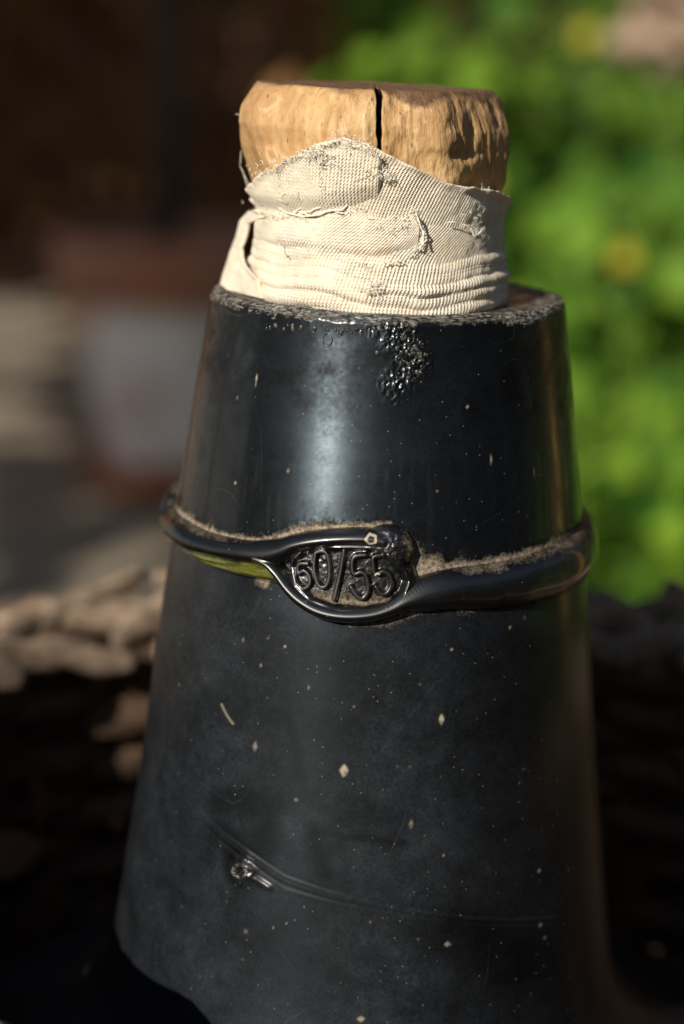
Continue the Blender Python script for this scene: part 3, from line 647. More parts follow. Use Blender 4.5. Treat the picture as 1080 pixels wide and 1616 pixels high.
def layer(name, T0, T1, bot, top, extra, nT=500, nV=150, edge=2.5, folds=True, pitch=4.5, shear=(.2, .9), thick=.0007, lift=.0006, seed=1, fuzzw=7, fr=True, side_in=True):
    T = np.linspace(T0, T1, nT); v = np.linspace(0, 1, nV)
    zb_ = bot(T); zt_ = top(T)
    Pn = np.stack([T * 20, 0 * T, 0 * T + seed], -1)
    zt_ = zt_ + edge * 1e-4 * fbm(Pn, .5, 80 + seed, 4) * 1.3
    Z = zb_ + (zt_ - zb_) * v[:, None]; TT = T[None, :] + 0 * Z
    P3 = np.stack([np.sin(TT) * 20, -np.cos(TT) * 20, Z * 1e3], -1)
    r = (Rcw(Z) if not folds else Rc(Z)) + extra(TT, Z) + .00022 * fbm(P3, .22, 90 + seed, 3) + .00008 * fbm(P3, 1.1, 91 + seed, 2)
    if folds: r = r + fold_r(TT, Z)
    dt = (zt_[None, :] - Z) * 1e4
    r = r + lift * np.exp(-(dt / 7) ** 2) * (.4 + .8 * np.clip(fbm(P3, .5, 95 + seed, 2) + .4, 0, 2))
    ed = dt
    if side_in:
        ds = np.minimum(TT - T0, T1 - TT) * 200; r = r - .0012 * (1 - sm(0, 8, ds)); ed = np.minimum(dt, ds + 3)
    V0 = cyl(TT, Z, r, OFC)
    rows = [V0]; R2 = r[-1]
    for k_, (a, b) in enumerate([(.25, .6), (.6, .8), (1.0, .2), (1.2, -2.5), (1.25, -9)]):
        rows.append(cyl(T[None, :], zt_[None, :] + b * 1e-4 * 1.2, R2[None, :] - thick * a, OFC))
    V = np.concatenate(rows); V[..., 2] -= ZR
    zn = np.concatenate([Z] + [zt_[None, :]] * 5) * 1e4; TT2 = np.concatenate([TT, np.tile(T, (5, 1))])
    sh = shear[0] + (shear[1] - shear[0]) * sm(ZR * 1e4 + 60, ZR * 1e4 + 110, zn)
    sI = np.cumsum(np.concatenate([0 * zn[:1], np.diff(zn, axis=0)]) * sh, axis=0)
    rib = (TT2 * 200 * .78 - sI) / pitch; course = zn / 5.2
    fz = np.concatenate([np.exp(-(ed / fuzzw) ** 2) * .8, np.full((5, nT), .8)])
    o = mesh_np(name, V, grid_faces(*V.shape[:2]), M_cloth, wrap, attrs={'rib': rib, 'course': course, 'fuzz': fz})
    if fr:
        for i in range(0, nT, 3):
            if rng.random() < .72 and (abs(T[i]) < 1.0): curl(cyl(T[i], zt_[i] - ZR, r[-1, i], OFC), T[i])
    return o
def curl(p, th_, L=None, big=1.0):
    n = 9; L = (3.5 + 7 * rng.random()) * 1e-4 * big if L is None else L
    nrm = np.array([math.sin(th_), -math.cos(th_), 0]); tan = np.array([math.cos(th_), math.sin(th_), 0]); upv = np.array([0, 0, 1.])
    a0 = rng.random() * 6.28; dirv = tan * rng.normal(0, .9) + upv * rng.normal(.3, .7) + nrm * .15 * rng.random()
    pts = [p + nrm * .0001]; kx = rng.normal(0, 1.2); d_ = dirv / (np.linalg.norm(dirv) + 1e-9)
    for k_ in range(n):
        a0 += kx
        d_ = d_ * .75 + (tan * math.cos(a0) + upv * math.sin(a0)) * .75 + nrm * .0; d_ /= np.linalg.norm(d_)
        pts.append(pts[-1] + d_ * L / n * 1.6)
    V, F = tube(np.array(pts), np.linspace(1, .5, len(pts)) * .000058, 4); FR.add(V, np.array([f for f in F if f[2] != f[3]]))
def interp_edge(pts):
    q = cpx(pts); q = q[np.argsort(q[:, 0])]
    return lambda T: np.interp(T, q[:, 0], q[:, 1])
zbot = lambda T: ZR - .0006 + 0 * T
edgeA = interp_edge([(412, 318), (420, 296), (436, 278), (470, 258), (500, 236), (520, 224), (550, 217), (575, 222), (600, 236), (640, 258), (690, 287), (740, 296), (780, 305), (796, 318)])
layer('inner_layer', R_(-100), R_(180), lambda T: ZR + .006 + 0 * T, edgeA, lambda T, Z: -.0007 + 0 * T, folds=False, nT=480, nV=130, edge=1.5, shear=(.3, .3), seed=2, pitch=4.0, fr=False, side_in=False)
edgeB = interp_edge([(397, 336), (410, 330), (450, 338), (500, 336), (545, 327), (590, 314), (640, 303), (675, 304), (695, 302), (718, 297), (740, 300), (770, 301), (792, 306), (797, 312)])
layer('outer_layer', R_(-180), R_(180), zbot, edgeB, lambda T, Z: .0000 + 0 * T, nT=900, nV=230, edge=3.5, lift=.0008, seed=3, side_in=False)
# frayed tongue on the upper left
qb = cpx([(414, 352), (500, 352), (545, 342), (572, 334), (592, 326), (606, 320)])
tbot = lambda T: np.interp(T, qb[:, 0], qb[:, 1])
eC = interp_edge([(418, 300), (440, 276), (480, 252), (505, 236), (522, 226), (548, 219), (575, 225), (598, 242), (606, 262)])
layer('top_tongue', cpx([(414, 300)])[0, 0], cpx([(606, 262)])[0, 0], tbot, eC, lambda T, Z: .0002 - .0016 * sm(.0030, -.0012, Z - edgeB(T)) + .0003 * np.exp(-((Z - ZR - .0165) / .003) ** 2),
      nT=320, nV=110, folds=False, edge=3.5, shear=(.05, .05), seed=4, pitch=4.0, lift=.0007, fuzzw=14)
# thin worn patch across the middle
eD = interp_edge([(398, 346), (440, 348), (480, 341), (520, 338), (560, 330), (600, 322), (640, 326), (655, 345), (666, 370)])
bD = interp_edge([(398, 392), (440, 398), (490, 402), (540, 410), (580, 414), (610, 411), (640, 402), (660, 388), (667, 374)])
layer('worn_patch', cpx([(404, 370)])[0, 0], cpx([(667, 372)])[0, 0], bD, eD, lambda T, Z: -.0003 + .00085 * sm(0, .0022, Z - bD(T)) + .0004 * sm(R_(2), R_(18), T) * (1 - sm(0, .0022, Z - bD(T))), nT=340, nV=90, folds=True, edge=5, seed=5, lift=.0002, fuzzw=16)
for i in range(46):   # fray along the patch's lower right edge
    a = rng.random(); pts = [(560, 412), (610, 411), (640, 402), (660, 388), (667, 372), (655, 345), (640, 328)]
    k_ = int(a * 5.99); u = rng.random(); x = pts[k_][0] * (1 - u) + pts[k_ + 1][0] * u; y = pts[k_][1] * (1 - u) + pts[k_ + 1][1] * u
    q0 = cpx([(x, y)])[0]; curl(cyl(q0[0], q0[1] - ZR, Rc(q0[1]) + .0006, OFC), q0[0], big=1.1)
for (x, y, n_, sp_) in [(515, 240, 60, 9), (524, 256, 14, 6), (455, 262, 16, 14), (590, 455, 46, 8), (640, 352, 16, 12), (610, 360, 9, 12), (735, 352, 9, 16), (560, 220, 26, 14), (470, 300, 14, 30), (440, 330, 20, 20), (600, 270, 26, 10)]:
    for i in range(n_):
        q0 = cpx([(x + rng.normal(0, sp_), y + rng.normal(0, sp_ * .6))])[0]; curl(cyl(q0[0], q0[1] - ZR, (Rcw(q0[1]) if y < 318 else Rc(q0[1])) + .0004 + .0006 * rng.random(), OFC), q0[0], big=1.2)
# long loose yarns lying on the cloth
def yarn(pts, r=.00010, rr_off=.0011):
    q = cpx(pts); n = 60; tt_ = np.linspace(0, len(q) - 1, n); Tq = np.interp(tt_, range(len(q)), q[:, 0]); Zq = np.interp(tt_, range(len(q)), q[:, 1])
    ph = np.linspace(0, 1, n); Zq = Zq + .00025 * noise(np.stack([ph * 9, 0 * ph + pts[0][0], 0 * ph], -1), 1, 3); 
    P_ = cyl(Tq, Zq - ZR, Rc(Zq) + rr_off + .0002 * noise(np.stack([ph * 7, 0 * ph, 0 * ph + pts[0][1]], -1), 1, 3), OFC)
    V, F = tube(P_, r, 5); FR.add(V, np.array([f for f in F if f[2] != f[3]]))
yarn([(470, 332), (500, 322), (520, 310), (545, 303), (570, 300), (600, 298)]); yarn([(480, 335), (510, 328), (530, 314), (560, 306), (590, 306)], .00012)
yarn([(450, 330), (480, 340), (505, 338), (525, 332), (545, 335)], .00012); yarn([(640, 318), (655, 335), (662, 355), (667, 375), (660, 392)], .00011, .0009)
yarn([(655, 340), (664, 365), (663, 385)], .00015, .0014); yarn([(450, 384), (452, 396), (460, 404)], .00008); yarn([(600, 414), (630, 408)], .00009)
yarn([(590, 306), (560, 318), (540, 330), (500, 338), (480, 334)], .00013); yarn([(700, 352), (720, 350), (735, 356), (740, 372), (752, 362)], .00010)
FR.build('loose_threads', M_thread, wrap)['kind'] = 'stuff'
# flap standing off on the left
zf0, zf1 = ZR + .0002, cpx([(397, 333)])[0, 1]
v = np.linspace(0, 1, 90); vv = v[:, None]
Tend = np.interp(vv, [0, .22, .36, .5, .85, .95, 1], [R_(-58), R_(-62), R_(-78), R_(-84), R_(-82), R_(-70), R_(-62)])
TT = R_(-150) + (Tend - R_(-150)) * np.linspace(0, 1, 130)[None, :]; Zf = zf0 + (zf1 - zf0) * vv + 0 * TT
outw = np.interp(vv, [0, .3, .6, .85, 1], [.0042, .0034, .0030, .0026, .0010]); endo = np.interp(vv, [0, .2, .36, .55, .85, 1], [.0003, .0004, .0013, .0019, .0014, .0004])
r = Rc(Zf) + .0003 + outw * np.exp(-((TT - R_(-98)) / R_(19)) ** 2)
tE = sm(R_(14), 0, Tend - TT); r = r * (1 - tE) + (Rc(Zf) + endo) * tE
P3 = np.stack([np.sin(TT) * 20, -np.cos(TT) * 20, Zf * 1e3], -1); r = r + .00035 * fbm(P3, .25, 99, 3)
V0 = cyl(TT, Zf, r, OFC); V1 = cyl(TT[:, ::-1], Zf, r[:, ::-1] - .0006, OFC)
V = np.concatenate([V0, V1], 1); V[..., 2] -= ZR
mesh_np('side_flap', V, grid_faces(V.shape[0], V.shape[1], True), M_cloth, wrap, attrs={'rib': np.concatenate([TT * 42 + vv * 3, TT[:, ::-1] * 42 + vv * 3], 1), 'course': np.concatenate([Zf, Zf], 1) * 1e4 / 5.2, 'fuzz': .2 + 0 * V[..., 0]})
# two hairs caught on the left of the stopper
H_ = Acc()
for pts in [[(381, 238), (379, 262), (390, 285), (402, 303)], [(383, 268), (392, 300), (404, 312)], [(372, 180), (381, 181), (384, 186)]]:
    P_ = np.array([px_loc(*p) for p in pts]); P_ = np.stack([np.interp(np.linspace(0, len(pts) - 1, 16), range(len(pts)), P_[:, k_]) for k_ in range(3)], -1); P_[:, 2] -= ZR
    V, F = tube(P_, .00005, 4); H_.add(V, np.array([f for f in F if f[2] != f[3]]))
H_.build('stray_fibre', M_thread, wrap)

rng = np.random.default_rng(20)
# ------------------------------------------------------------------ wicker basket
GZ = -.42
bx, by = .005, .004; RB = .100; ZBK = -.1205
bask = empty('wicker_basket', (bx, by, GZ)); tag(bask, 'old brown wicker basket with a worn bleached rim, holding the black bottle and dry leaves', 'basket')
def zrim(a):
    d = (np.degrees(a) + 180) % 360 - 180
    return np.interp(d, [-180, -160, -146, -126, -118, -109, -60, -30, 0, 60, 90, 130, 180], [-.122, -.113, -.1185, -.1275, -.135, -.156, -.156, -.142, -.128, -.121, -.1195, -.122, -.129])
def rb_(z): return np.interp(z, [GZ, GZ + .06, -.28, -.18, ZBK], [.105, .13, .137, .118, RB])
NS = 34
for i in range(NS):
    a = i * 2 * math.pi / NS + .05; z = np.linspace(GZ + .005, zrim(a) - .002, 18); r = rb_(z)
    tube_obj('stake', np.stack([np.cos(a + .02 * np.sin(z * 40 + i)) * r, np.sin(a + .02 * np.sin(z * 40 + i)) * r, z - GZ], -1), .0030, M_willow, bask, seg=6)
zc = GZ + .008; i = 0
while zc < ZBK - .006:
    a = np.linspace(0, 2 * math.pi, NS * 6 + 1); ph = 1 if i % 2 else -1
    zl3 = GZ + (zc - GZ) * (zrim(a) - GZ) / (ZBK - GZ)
    r = rb_(zl3) + ph * .0030 * np.cos(a * NS / 2 - .05 * NS / 2) + .0008 * np.sin(a * 5 + i * 2.1)
    zq = zl3 - GZ + .0010 * np.sin(a * 3 + i) + .0006 * np.sin(a * 11 + i * 3)
    tube_obj('weaver', np.stack([np.cos(a) * r, np.sin(a) * r, zq], -1), .0045 + .0005 * random.random(), M_willow, bask, seg=6)
    zc += .0062; i += 1
NR = 22
for i in range(NR * 2):
    a0 = i * math.pi / NR + random.uniform(-.05, .05); ln = random.uniform(.34, .6); a = np.linspace(a0, a0 + ln, 24); u = np.linspace(0, 1, 24); sgn = 1 if i % 2 else -1
    r = RB + sgn * .0045 * (u - .5) * 2 + random.uniform(-.002, .003)
    z = zrim(a) - GZ - .001 + sgn * .0065 * (u - .5) * 2 + random.uniform(-.003, .002) + .0006 * np.sin(u * 17 + i)
    w_ = random.uniform(.0032, .0056); wr = w_ * (np.sin(np.pi * (.06 + .88 * u)) ** .45) * (1 + .07 * np.sin(u * 13 + i * 3) + .04 * np.sin(u * 31 + i))
    tube_obj('rim_splint', np.stack([np.cos(a) * r, np.sin(a) * r, z], -1), wr, M_bleach, bask, seg=9, flat=.36)
# base disc
V, F = lathe([(0.0005, .004), (.105, .004), (.105, .0), (.0005, 0)], 40); mesh_np('base', V, F, M_willow, bask)

rng = np.random.default_rng(21)
# dry leaves lodged between the basket and the bottle
def leaf(L, W, fold=.25, curl_=.3, n=6):
    u = np.linspace(0, 1, n); w = W * np.sin(np.pi * np.clip(u, .03, .98) ** .8) * .5; w[0] = W * .04; w[-1] = .0
    x = np.stack([-w, 0 * w, w], 1); y = (u * L)[:, None] + 0 * x; zz_ = np.abs(x) * fold + (curl_ * L * (u - .3) ** 2)[:, None]
    return np.stack([x, y, zz_], -1).reshape(-1, 3), grid_faces(n, 3)
def rotm():
    q = rng.normal(0, 1, 4); q /= np.linalg.norm(q); a, b, c, d_ = q
    return np.array([[1 - 2 * (c * c + d_ * d_), 2 * (b * c - a * d_), 2 * (b * d_ + a * c)], [2 * (b * c + a * d_), 1 - 2 * (b * b + d_ * d_), 2 * (c * d_ - a * b)], [2 * (b * d_ - a * c), 2 * (c * d_ + a * b), 1 - 2 * (b * b + c * c)]])
lv = []
spots = []
for i in range(110):
    a = rng.random() * 2 * math.pi if i < 40 else rng.uniform(.25, 2.9); z = rng.uniform(-.215, -.150) if i % 2 else rng.uniform(-.25, -.19); r = rng.uniform(.075, .098) if z < -.19 else rng.uniform(.088, .097)
    if math.sin(a) < -.2 and z > -.20: continue
    if math.sin(a) < .45 and z < -.18: continue
    spots.append((a, z, r))
LA = Acc()
for a, z, r in spots:
    V, F = leaf(.014 + .012 * rng.random(), .008 + .005 * rng.random(), .5 * rng.random(), rng.normal(0, .5))
    LA.add((V - V.mean(0)) @ rotm().T + (bx + math.cos(a) * r, by + math.sin(a) * r, z), F, rng.random())
tag(LA.build('leaf_litter', M_dry), 'litter of dry curled brown leaves between the bottle and the basket wall', 'leaves', kind='stuff')

# ------------------------------------------------------------------ ground
n = 60; g1 = np.linspace(-1, 1, n); g1 = np.sign(g1) * np.abs(g1) ** 2.2 * 60
X, Y = np.meshgrid(g1, g1); Zg_ = GZ - .001 + .004 * noise(np.stack([X, Y, 0 * X], -1), 3, 3) * (np.hypot(X, Y) > .25)
tag(mesh_np('ground', np.stack([X, Y, Zg_], -1), grid_faces(n, n), M_ground), 'dusty beige stone ground of the yard', kind='structure')

rng = np.random.default_rng(22)
# ------------------------------------------------------------------ flower pot, saucer, small trunk
pc = at_height(270, 745, GZ); 
# place so the foot stands about 1.9 m away
py_ = 1.52; kx = (285 - 540) / FPX; ppx = kx * 1.93
ppx = kx * 2.0; py_ = 1.60
sau = empty('plant_saucer', (ppx, py_, GZ)); tag(sau, 'terracotta saucer under the whitewashed flower pot', 'saucer')
V, F = lathe([(.001, .004), (.072, .004), (.080, .022), (.078, .030), (.085, .030), (.087, .024), (.078, -.001), (.001, -.001)][::-1], 64); mesh_np('saucer_dish', V, F, M_terra, sau, attrs={'wash': np.zeros(len(V))})
pot = empty('flower_pot', (ppx, py_, GZ + .005)); pot.scale = (1.03, 1.03, 1.16); tag(pot, 'terracotta flower pot with flaking white wash and a bare thick rim, beside the paved yard', 'flower pot')
prof = [(.001, .012), (.055, .012), (.085, .13), (.089, .165), (.089, .185)]
op = [(.001, 0), (.060, 0), (.064, .004), (.0885, .148), (.090, .152)]
V, F = lathe(op, 72); zl2 = V[:, 2]; an = np.arctan2(V[:, 1], V[:, 0]); Vp, Fp = V, F
nv = 40; u = np.linspace(0, 1, nv); pr2 = [(np.interp(x, np.linspace(0, 1, len(op)), [p[0] for p in op]), np.interp(x, np.linspace(0, 1, len(op)), [p[1] for p in op])) for x in u]
V, F = lathe(pr2, 72); wash = sm(.012, .03, V[:, 2]) * sm(.156, .13, V[:, 2]); mesh_np('pot_body', V, F, M_terra, pot, attrs={'wash': wash})
V, F = lathe([(.088, .149), (.101, .151), (.105, .156), (.108, .188), (.105, .195), (.097, .195), (.094, .186), (.086, .149)], 72); mesh_np('rim', V, F, M_terra, pot, attrs={'wash': np.full(len(V), .08)})
nv = 14; rr3 = np.linspace(.001, .0945, nv); V, F = lathe([(r, .178) for r in rr3], 48); V[:, 2] += .006 * fbm(V, 60, 5, 3); mesh_np('soil', V, F[:, ::-1], M_soil, pot)
tr = empty('potted_shrub', (ppx, py_, GZ + .21)); tag(tr, 'dark woody shrub stem rising from the flower pot', 'shrub')
z = np.linspace(0, .75, 30); tube_obj('trunk', np.stack([-.012 + .010 * np.sin(z * 7), .006 * np.sin(z * 9 + 1), z], -1), .015 - .009 * z / .75, M_bark, tr, seg=10)
for k_, (z0, a, L) in enumerate([(.22, .3, .3), (.3, 2.8, .34), (.42, 1.2, .3), (.5, -.8, .25)]):
    u = np.linspace(0, 1, 12); tube_obj('branch', np.stack([-.01 + np.cos(a) * u * L * .7, np.sin(a) * u * L * .7, z0 + u * L * .8 + .01 * np.sin(u * 9)], -1), .006 * (1 - .7 * u), M_bark, tr, seg=6)
def leaves(name, pts, L, W, mat, parent=None, tint=None, upb=0.0, faces=None, dirs=None):
    A = Acc()
    base = [leaf(1, W, .35, c) for c in (.1, .35, -.25)]
    for i, p in enumerate(pts):
        V, F = base[i % 3]; l = L * (.6 + .8 * rng.random()); Rm = rotm()
        if faces is not None:
            nrm = np.array(faces) + rng.normal(0, .55, 3); nrm /= np.linalg.norm(nrm); t1 = np.cross(nrm, rng.normal(0, 1, 3)); t1 /= np.linalg.norm(t1); Rm = np.stack([np.cross(t1, nrm), t1, nrm], 1)
        A.add(V * l @ Rm.T + p, F, rng.random() if tint is None else np.clip(tint + .25 * rng.normal(), 0, 1))
    return A.build(name, mat, parent)
pl_ = rng.normal(0, 1, (260, 3)) * (.13, .12, .10) + (0, 0, .56); pl_ = pl_[pl_[:, 2] > .36]
leaves('foliage', pl_, .05, .5, M_leafd, tr)['kind'] = 'stuff'
# a few leaves low on the stem, seen dark green in the shade
leaves('low_foliage', np.array([.03, .0, .245]) + rng.normal(0, 1, (22, 3)) * (.018, .02, .022), .035, .55, M_leafd, tr)['kind'] = 'stuff'

rng = np.random.default_rng(23)
# ------------------------------------------------------------------ leafy green plants on the right
def plant(loc, h, rad, nst, nlf, L, mat, label, grp, W=.5, tint=None, cat='plant', name='leafy_plant', flowers=0):
    o = empty(name, loc); tag(o, label, cat, grp)
    A = Acc(); pts = []
    for k_ in range(nst):
        a = rng.random() * 6.28; rr4 = rad * rng.random() ** .5; hh = h * (.55 + .45 * rng.random()); u = np.linspace(0, 1, 8)
        tipx, tipy = math.cos(a) * rr4, math.sin(a) * rr4; P_ = np.stack([tipx * (.35 + .65 * u ** 1.3), tipy * (.35 + .65 * u ** 1.3), hh * u], -1) + rng.normal(0, .004, (8, 3)) * u[:, None]
        V, F = tube(P_, .0022 * (1 - .6 * u), 5); A.add(V, np.array([f for f in F if f[2] != f[3]]))
        m_ = nlf // nst; ui = rng.random(m_) ** .8
        q = np.stack([np.interp(ui, u, P_[:, k2]) for k2 in range(3)], -1) + rng.normal(0, L * .7, (m_, 3)); pts.append(q)
    A.build('stems', M_stem, o)['kind'] = 'stuff'
    pts = np.concatenate(pts); pts = pts[pts[:, 2] > .005]
    leaves('foliage', pts, L, W, mat, o, tint, faces=(-.3, -.6, .7))['kind'] = 'stuff'
    return o
GRN = [((.115, .98), .20, .07, 'low'), ((.25, 1.02), .20, .08, 'low'), ((.40, 1.05), .20, .09, 'low'), ((.16, 1.25), .30, .10, 'mid'), ((.36, 1.30), .30, .11, 'mid'), ((.56, 1.25), .30, .10, 'mid'),
       ((.10, 1.55), .335, .10, 'tall'), ((.25, 1.62), .42, .13, 'tall'), ((.48, 1.66), .44, .13, 'tall'), ((.70, 1.6), .44, .13, 'tall'), ((.055, 1.90), .42, .08, 'tall'), ((.20, 2.15), .50, .15, 'rear'), ((.42, 2.1), .50, .18, 'rear'), ((.72, 2.1), .55, .18, 'rear')]
LB = {'low': 'low bright green leafy weed nearest behind the bottle', 'mid': 'knee-high bright green leafy weed in the middle of the bed', 'tall': 'tall bright green leafy weed in the sunny bed', 'rear': 'deep green bushy plant at the back of the bed'}
SD = ['beside the basket on the left', 'in the middle', 'towards the right edge']
for i, ((x, y), h, rd, kd) in enumerate(GRN):
    if kd in ('tall', 'rear'): h *= 1.25
    idx = [k_ for k_, gq in enumerate(GRN) if gq[3] == kd].index(i); pos = ['first from the left', 'second from the left', 'third from the left', 'fourth from the left', 'half hidden behind the stopper'][idx]
    plant((x, y, GZ), h, rd, 14, 420 if kd != 'rear' else 520, .036 if kd != 'rear' else .05, M_leaf, LB[kd] + ', ' + pos, 'green plants in the bed behind the bottle', [.25, .75, .5, .9, .35, .6, .8][i % 7])
# yellow flowers
for (px, py, dist, lab) in [(985, 405, 1.50, 'small yellow flower against the leaves right of the stopper'), (925, 55, 1.75, 'small yellow flower near the top right corner'), (762, 290, 1.6, 'small yellow bloom half hidden behind the cloth')]:
    d_ = ray(px, py); p = CAM + d_ * (dist / d_[1])
    f = empty('yellow_flower', tuple(p)); tag(f, lab, 'flower', 'yellow flowers in the bed')
    for k_ in range(7):
        a = k_ * 6.28 / 7; V, F = leaf(.0095, .0055, .2, .2); c_, s_ = math.cos(a), math.sin(a)
        V = V @ np.array([[c_, 0, s_], [0, 0, 0], [0, 0, 0]]).T * 0 + np.stack([V[:, 0] * c_ + V[:, 1] * s_, -V[:, 2] - .002, -V[:, 0] * s_ + V[:, 1] * c_], -1); mesh_np('petal', V, F, M_yel, f)
    V, F = sphere_np(np.array([0, -.003, 0]), .0022); mesh_np('centre', V, F, M_yel, f)
    z = np.linspace(0, p[2] - GZ, 10); tube_obj('stem', np.stack([.01 * np.sin(z * 8), .004 + 0 * z, -z], -1), .0012, M_stem, f, seg=5)

# pale stone in the top right, dark hedge and wall behind the pot
def rock(name, c, r, mat, seed, parent=None):
    V, F = sphere_np(np.zeros(3), 1, 40, 26); V = V * (1 + .25 * fbm(V, 1.6, seed, 3)[:, None]) * np.array(r); o = mesh_np(name, V, F, mat, parent); o.location = c; return o
d_ = ray(1050, 45); p = CAM + d_ * (1.72 / d_[1])
sh = empty('dried_flower', tuple(p)); tag(sh, 'pale dried beige flower head at the top right, above the green weeds', 'flower')
pp = rng.normal(0, 1, (90, 3)); pp = pp / np.linalg.norm(pp, axis=1)[:, None] * .030 * rng.random((90, 1)) ** .3
leaves('dried_petals', pp, .022, .8, M_dryp, sh, .5)['kind'] = 'stuff'
z = np.linspace(0, p[2] - GZ, 10); tube_obj('stem', np.stack([.012 * np.sin(z * 8), .004 + 0 * z, -z], -1), .002, M_stem, sh, seg=5)
# wall
V = np.array([[-2.6, 3.55, GZ - .05], [3.2, 3.55, GZ - .05], [3.2, 3.55, 2.2], [-2.6, 3.55, 2.2], [-2.6, 3.8, GZ - .05], [3.2, 3.8, GZ - .05], [3.2, 3.8, 2.2], [-2.6, 3.8, 2.2]])
tag(mesh_np('garden_wall', V, [(0, 1, 2, 3), (7, 6, 5, 4), (3, 2, 6, 7), (0, 3, 7, 4), (1, 5, 6, 2), (0, 4, 5, 1)], M_plaster, smooth=False), 'dark brown rendered garden wall behind the hedge', 'wall')
hd = empty('brown_hedge', (-.55, 3.05, GZ)); tag(hd, 'shaded hedge of withered brown foliage behind the flower pot', 'hedge')
pts = np.stack([rng.uniform(-.9, .75, 3600), rng.normal(0, .16, 3600), rng.random(3600) ** .8 * .85], -1); nn = fbm(pts, 5, 77, 2); pts = pts[nn > -.18]
leaves('foliage', pts, .06, .5, M_brown, hd)['kind'] = 'stuff'
for x in np.linspace(-.8, .7, 9):
    z = np.linspace(0, .8, 10); tube_obj('stem', np.stack([x + .05 * np.sin(z * 5 + x * 9), .03 * np.cos(z * 6), z], -1), .012 - .008 * z, M_bark, hd, seg=6)
sk = empty('garden_stake', (.54, .27, GZ)); tag(sk, 'golden square wooden stake driven in beside the weeds, right of the basket', 'stake')  # unseen stake added to put an amber line into the glass reflection
V = np.array([[x, y, z_] for z_ in (0, .72) for x, y in ((-.022, -.022), (.022, -.022), (.022, .022), (-.022, .022))]); mesh_np('post', V, [(0, 1, 5, 4), (1, 2, 6, 5), (2, 3, 7, 6), (3, 0, 4, 7), (4, 5, 6, 7)], M_stake, sk, smooth=False)
V = np.array([[-.022, -.022, .72], [.022, -.022, .72], [.022, .022, .72], [-.022, .022, .72], [0, 0, .75]]); mesh_np('pointed_top', V, [(0, 1, 4), (1, 2, 4), (2, 3, 4), (3, 0, 4)], M_stake, sk, smooth=False)
rng = np.random.default_rng(24)
# unseen tree added on the left, crown shaped to shade pot and hedge
tree = empty('shade_tree', (-2.1, .9, GZ)); tag(tree, 'dense leafy tree standing left of the picture and shading the pot', 'tree')
pts = []
tg = []
while len(tg) < 1500:
    x, y, z_ = rng.uniform(-1.15, -.02), rng.uniform(.45, 3.5), rng.uniform(GZ, .35)
    if z_ > GZ + .03 and y < 1.0: continue
    if x > -.03 and y < 1.75 or x > -.17 and y >= 1.75: continue
    # the open patch of sun on the ground at the left
    k_ = (z_ - GZ) / S[2]; gx, gy = x - S[0] * k_, y - S[1] * k_
    if ((gx + .50) / .23) ** 2 + ((gy - 2.30) / .80) ** 2 < 1: continue
    bad = False
    for zq in (-.05, -.18, -.30):
        if z_ > zq:
            k2 = (z_ - zq) / S[2]; x2, y2 = x - S[0] * k2, y - S[1] * k2
            if y2 < 2.6 and (x2 > -.03 and y2 < 1.75 or x2 > -.17 and y2 >= 1.75): bad = True
    if bad: continue
    tg.append((x, y, z_))
tg += [(rng.uniform(-.27, -.03), rng.uniform(1.48, 1.74), rng.uniform(-.205, -.14)) for _ in range(110)] + [(ppx + rng.normal(0, .04), py_ + rng.normal(0, .03), rng.uniform(-.15, .35)) for _ in range(130)]
tg = np.array(tg); hz = rng.uniform(.62, 1.0, len(tg)); tt_ = (hz - tg[:, 2]) / S[2]; cp_ = tg + S * tt_[:, None]  # leaves hung along the sun's rays from each spot to be shaded
leaves('foliage', cp_ - np.array([-2.1, .9, GZ]), .10, .6, M_leafd, tree, faces=tuple(S))['kind'] = 'stuff'
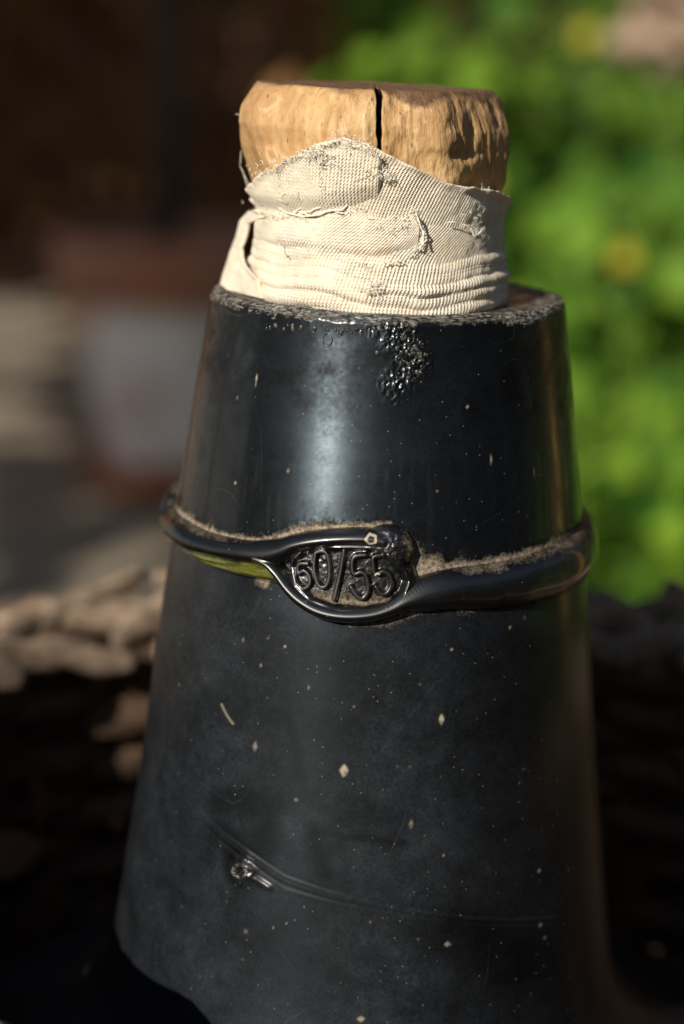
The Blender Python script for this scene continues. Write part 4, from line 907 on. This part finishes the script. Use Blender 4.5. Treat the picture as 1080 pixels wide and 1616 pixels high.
z = np.linspace(0, 1.2, 20); tube_obj('trunk', np.stack([.03 * np.sin(z * 4), .04 * np.sin(z * 3), z], -1), .06 - .025 * z, M_bark, tree, seg=12)
for e in [(.9, -.6, 1.25), (1.2, .1, 1.2), (.7, .9, 1.3), (.2, -1.0, 1.25), (1.3, -1.0, 1.3)]:
    u = np.linspace(0, 1, 12); tube_obj('branch', np.array([0, 0, .85]) + np.stack([e[0] * u, e[1] * u, (e[2] - .85) * u + .05 * np.sin(u * 6)], -1), .028 * (1 - .7 * u), M_bark, tree, seg=8)
rng = np.random.default_rng(25)
# dark hedge added behind the camera so the black glass mirrors something dark
hg = empty('dark_hedge', (0, -1.0, GZ)); tag(hg, 'dark clipped evergreen hedge closing the yard opposite the bottle', 'hedge')
pts = []
while len(pts) < 6200:
    az = R_(rng.uniform(-85, 150)); rr4 = 1.25 + .12 * rng.normal(); hh = rng.random() ** .8 * .80
    if abs(math.degrees(az) + 31) < 3.2 and hh > .36: continue
    if abs(math.degrees(az) + 34) < 16: hh *= .82
    pts.append((math.sin(az) * rr4, -math.cos(az) * rr4 + 1.0, hh))
leaves('foliage', np.array(pts), .085, .6, M_leafd, hg)['kind'] = 'stuff'
for az in np.linspace(-80, 140, 14):
    z = np.linspace(0, .7, 8); tube_obj('stem', np.stack([math.sin(R_(az)) * 1.3 + .02 * np.sin(z * 9), -math.cos(R_(az)) * 1.3 + 1.0 + 0 * z, z], -1), .012 - .01 * z, M_bark, hg, seg=6)
for i, (x, y, h, rd) in enumerate([(.50, .75, .30, .11), (.72, .45, .36, .12), (.85, .95, .40, .13), (.80, .10, .36, .12)]):  # unseen weeds added for the green they reflect in the glass
    plant((x, y, GZ), h, rd, 12, 380, .036, M_leaf, ['bright weed right of the basket, outside the picture, nearest the bed', 'bright weed level with the basket on its right', 'bright weed at the far right end of the bed', 'bright weed on the right, nearest the hedge'][i], 'green plants in the bed behind the bottle', .55)
print('verts', sum(len(m.vertices) for m in bpy.data.meshes), 'tris~', sum(len(m.polygons) * 2 for m in bpy.data.meshes))
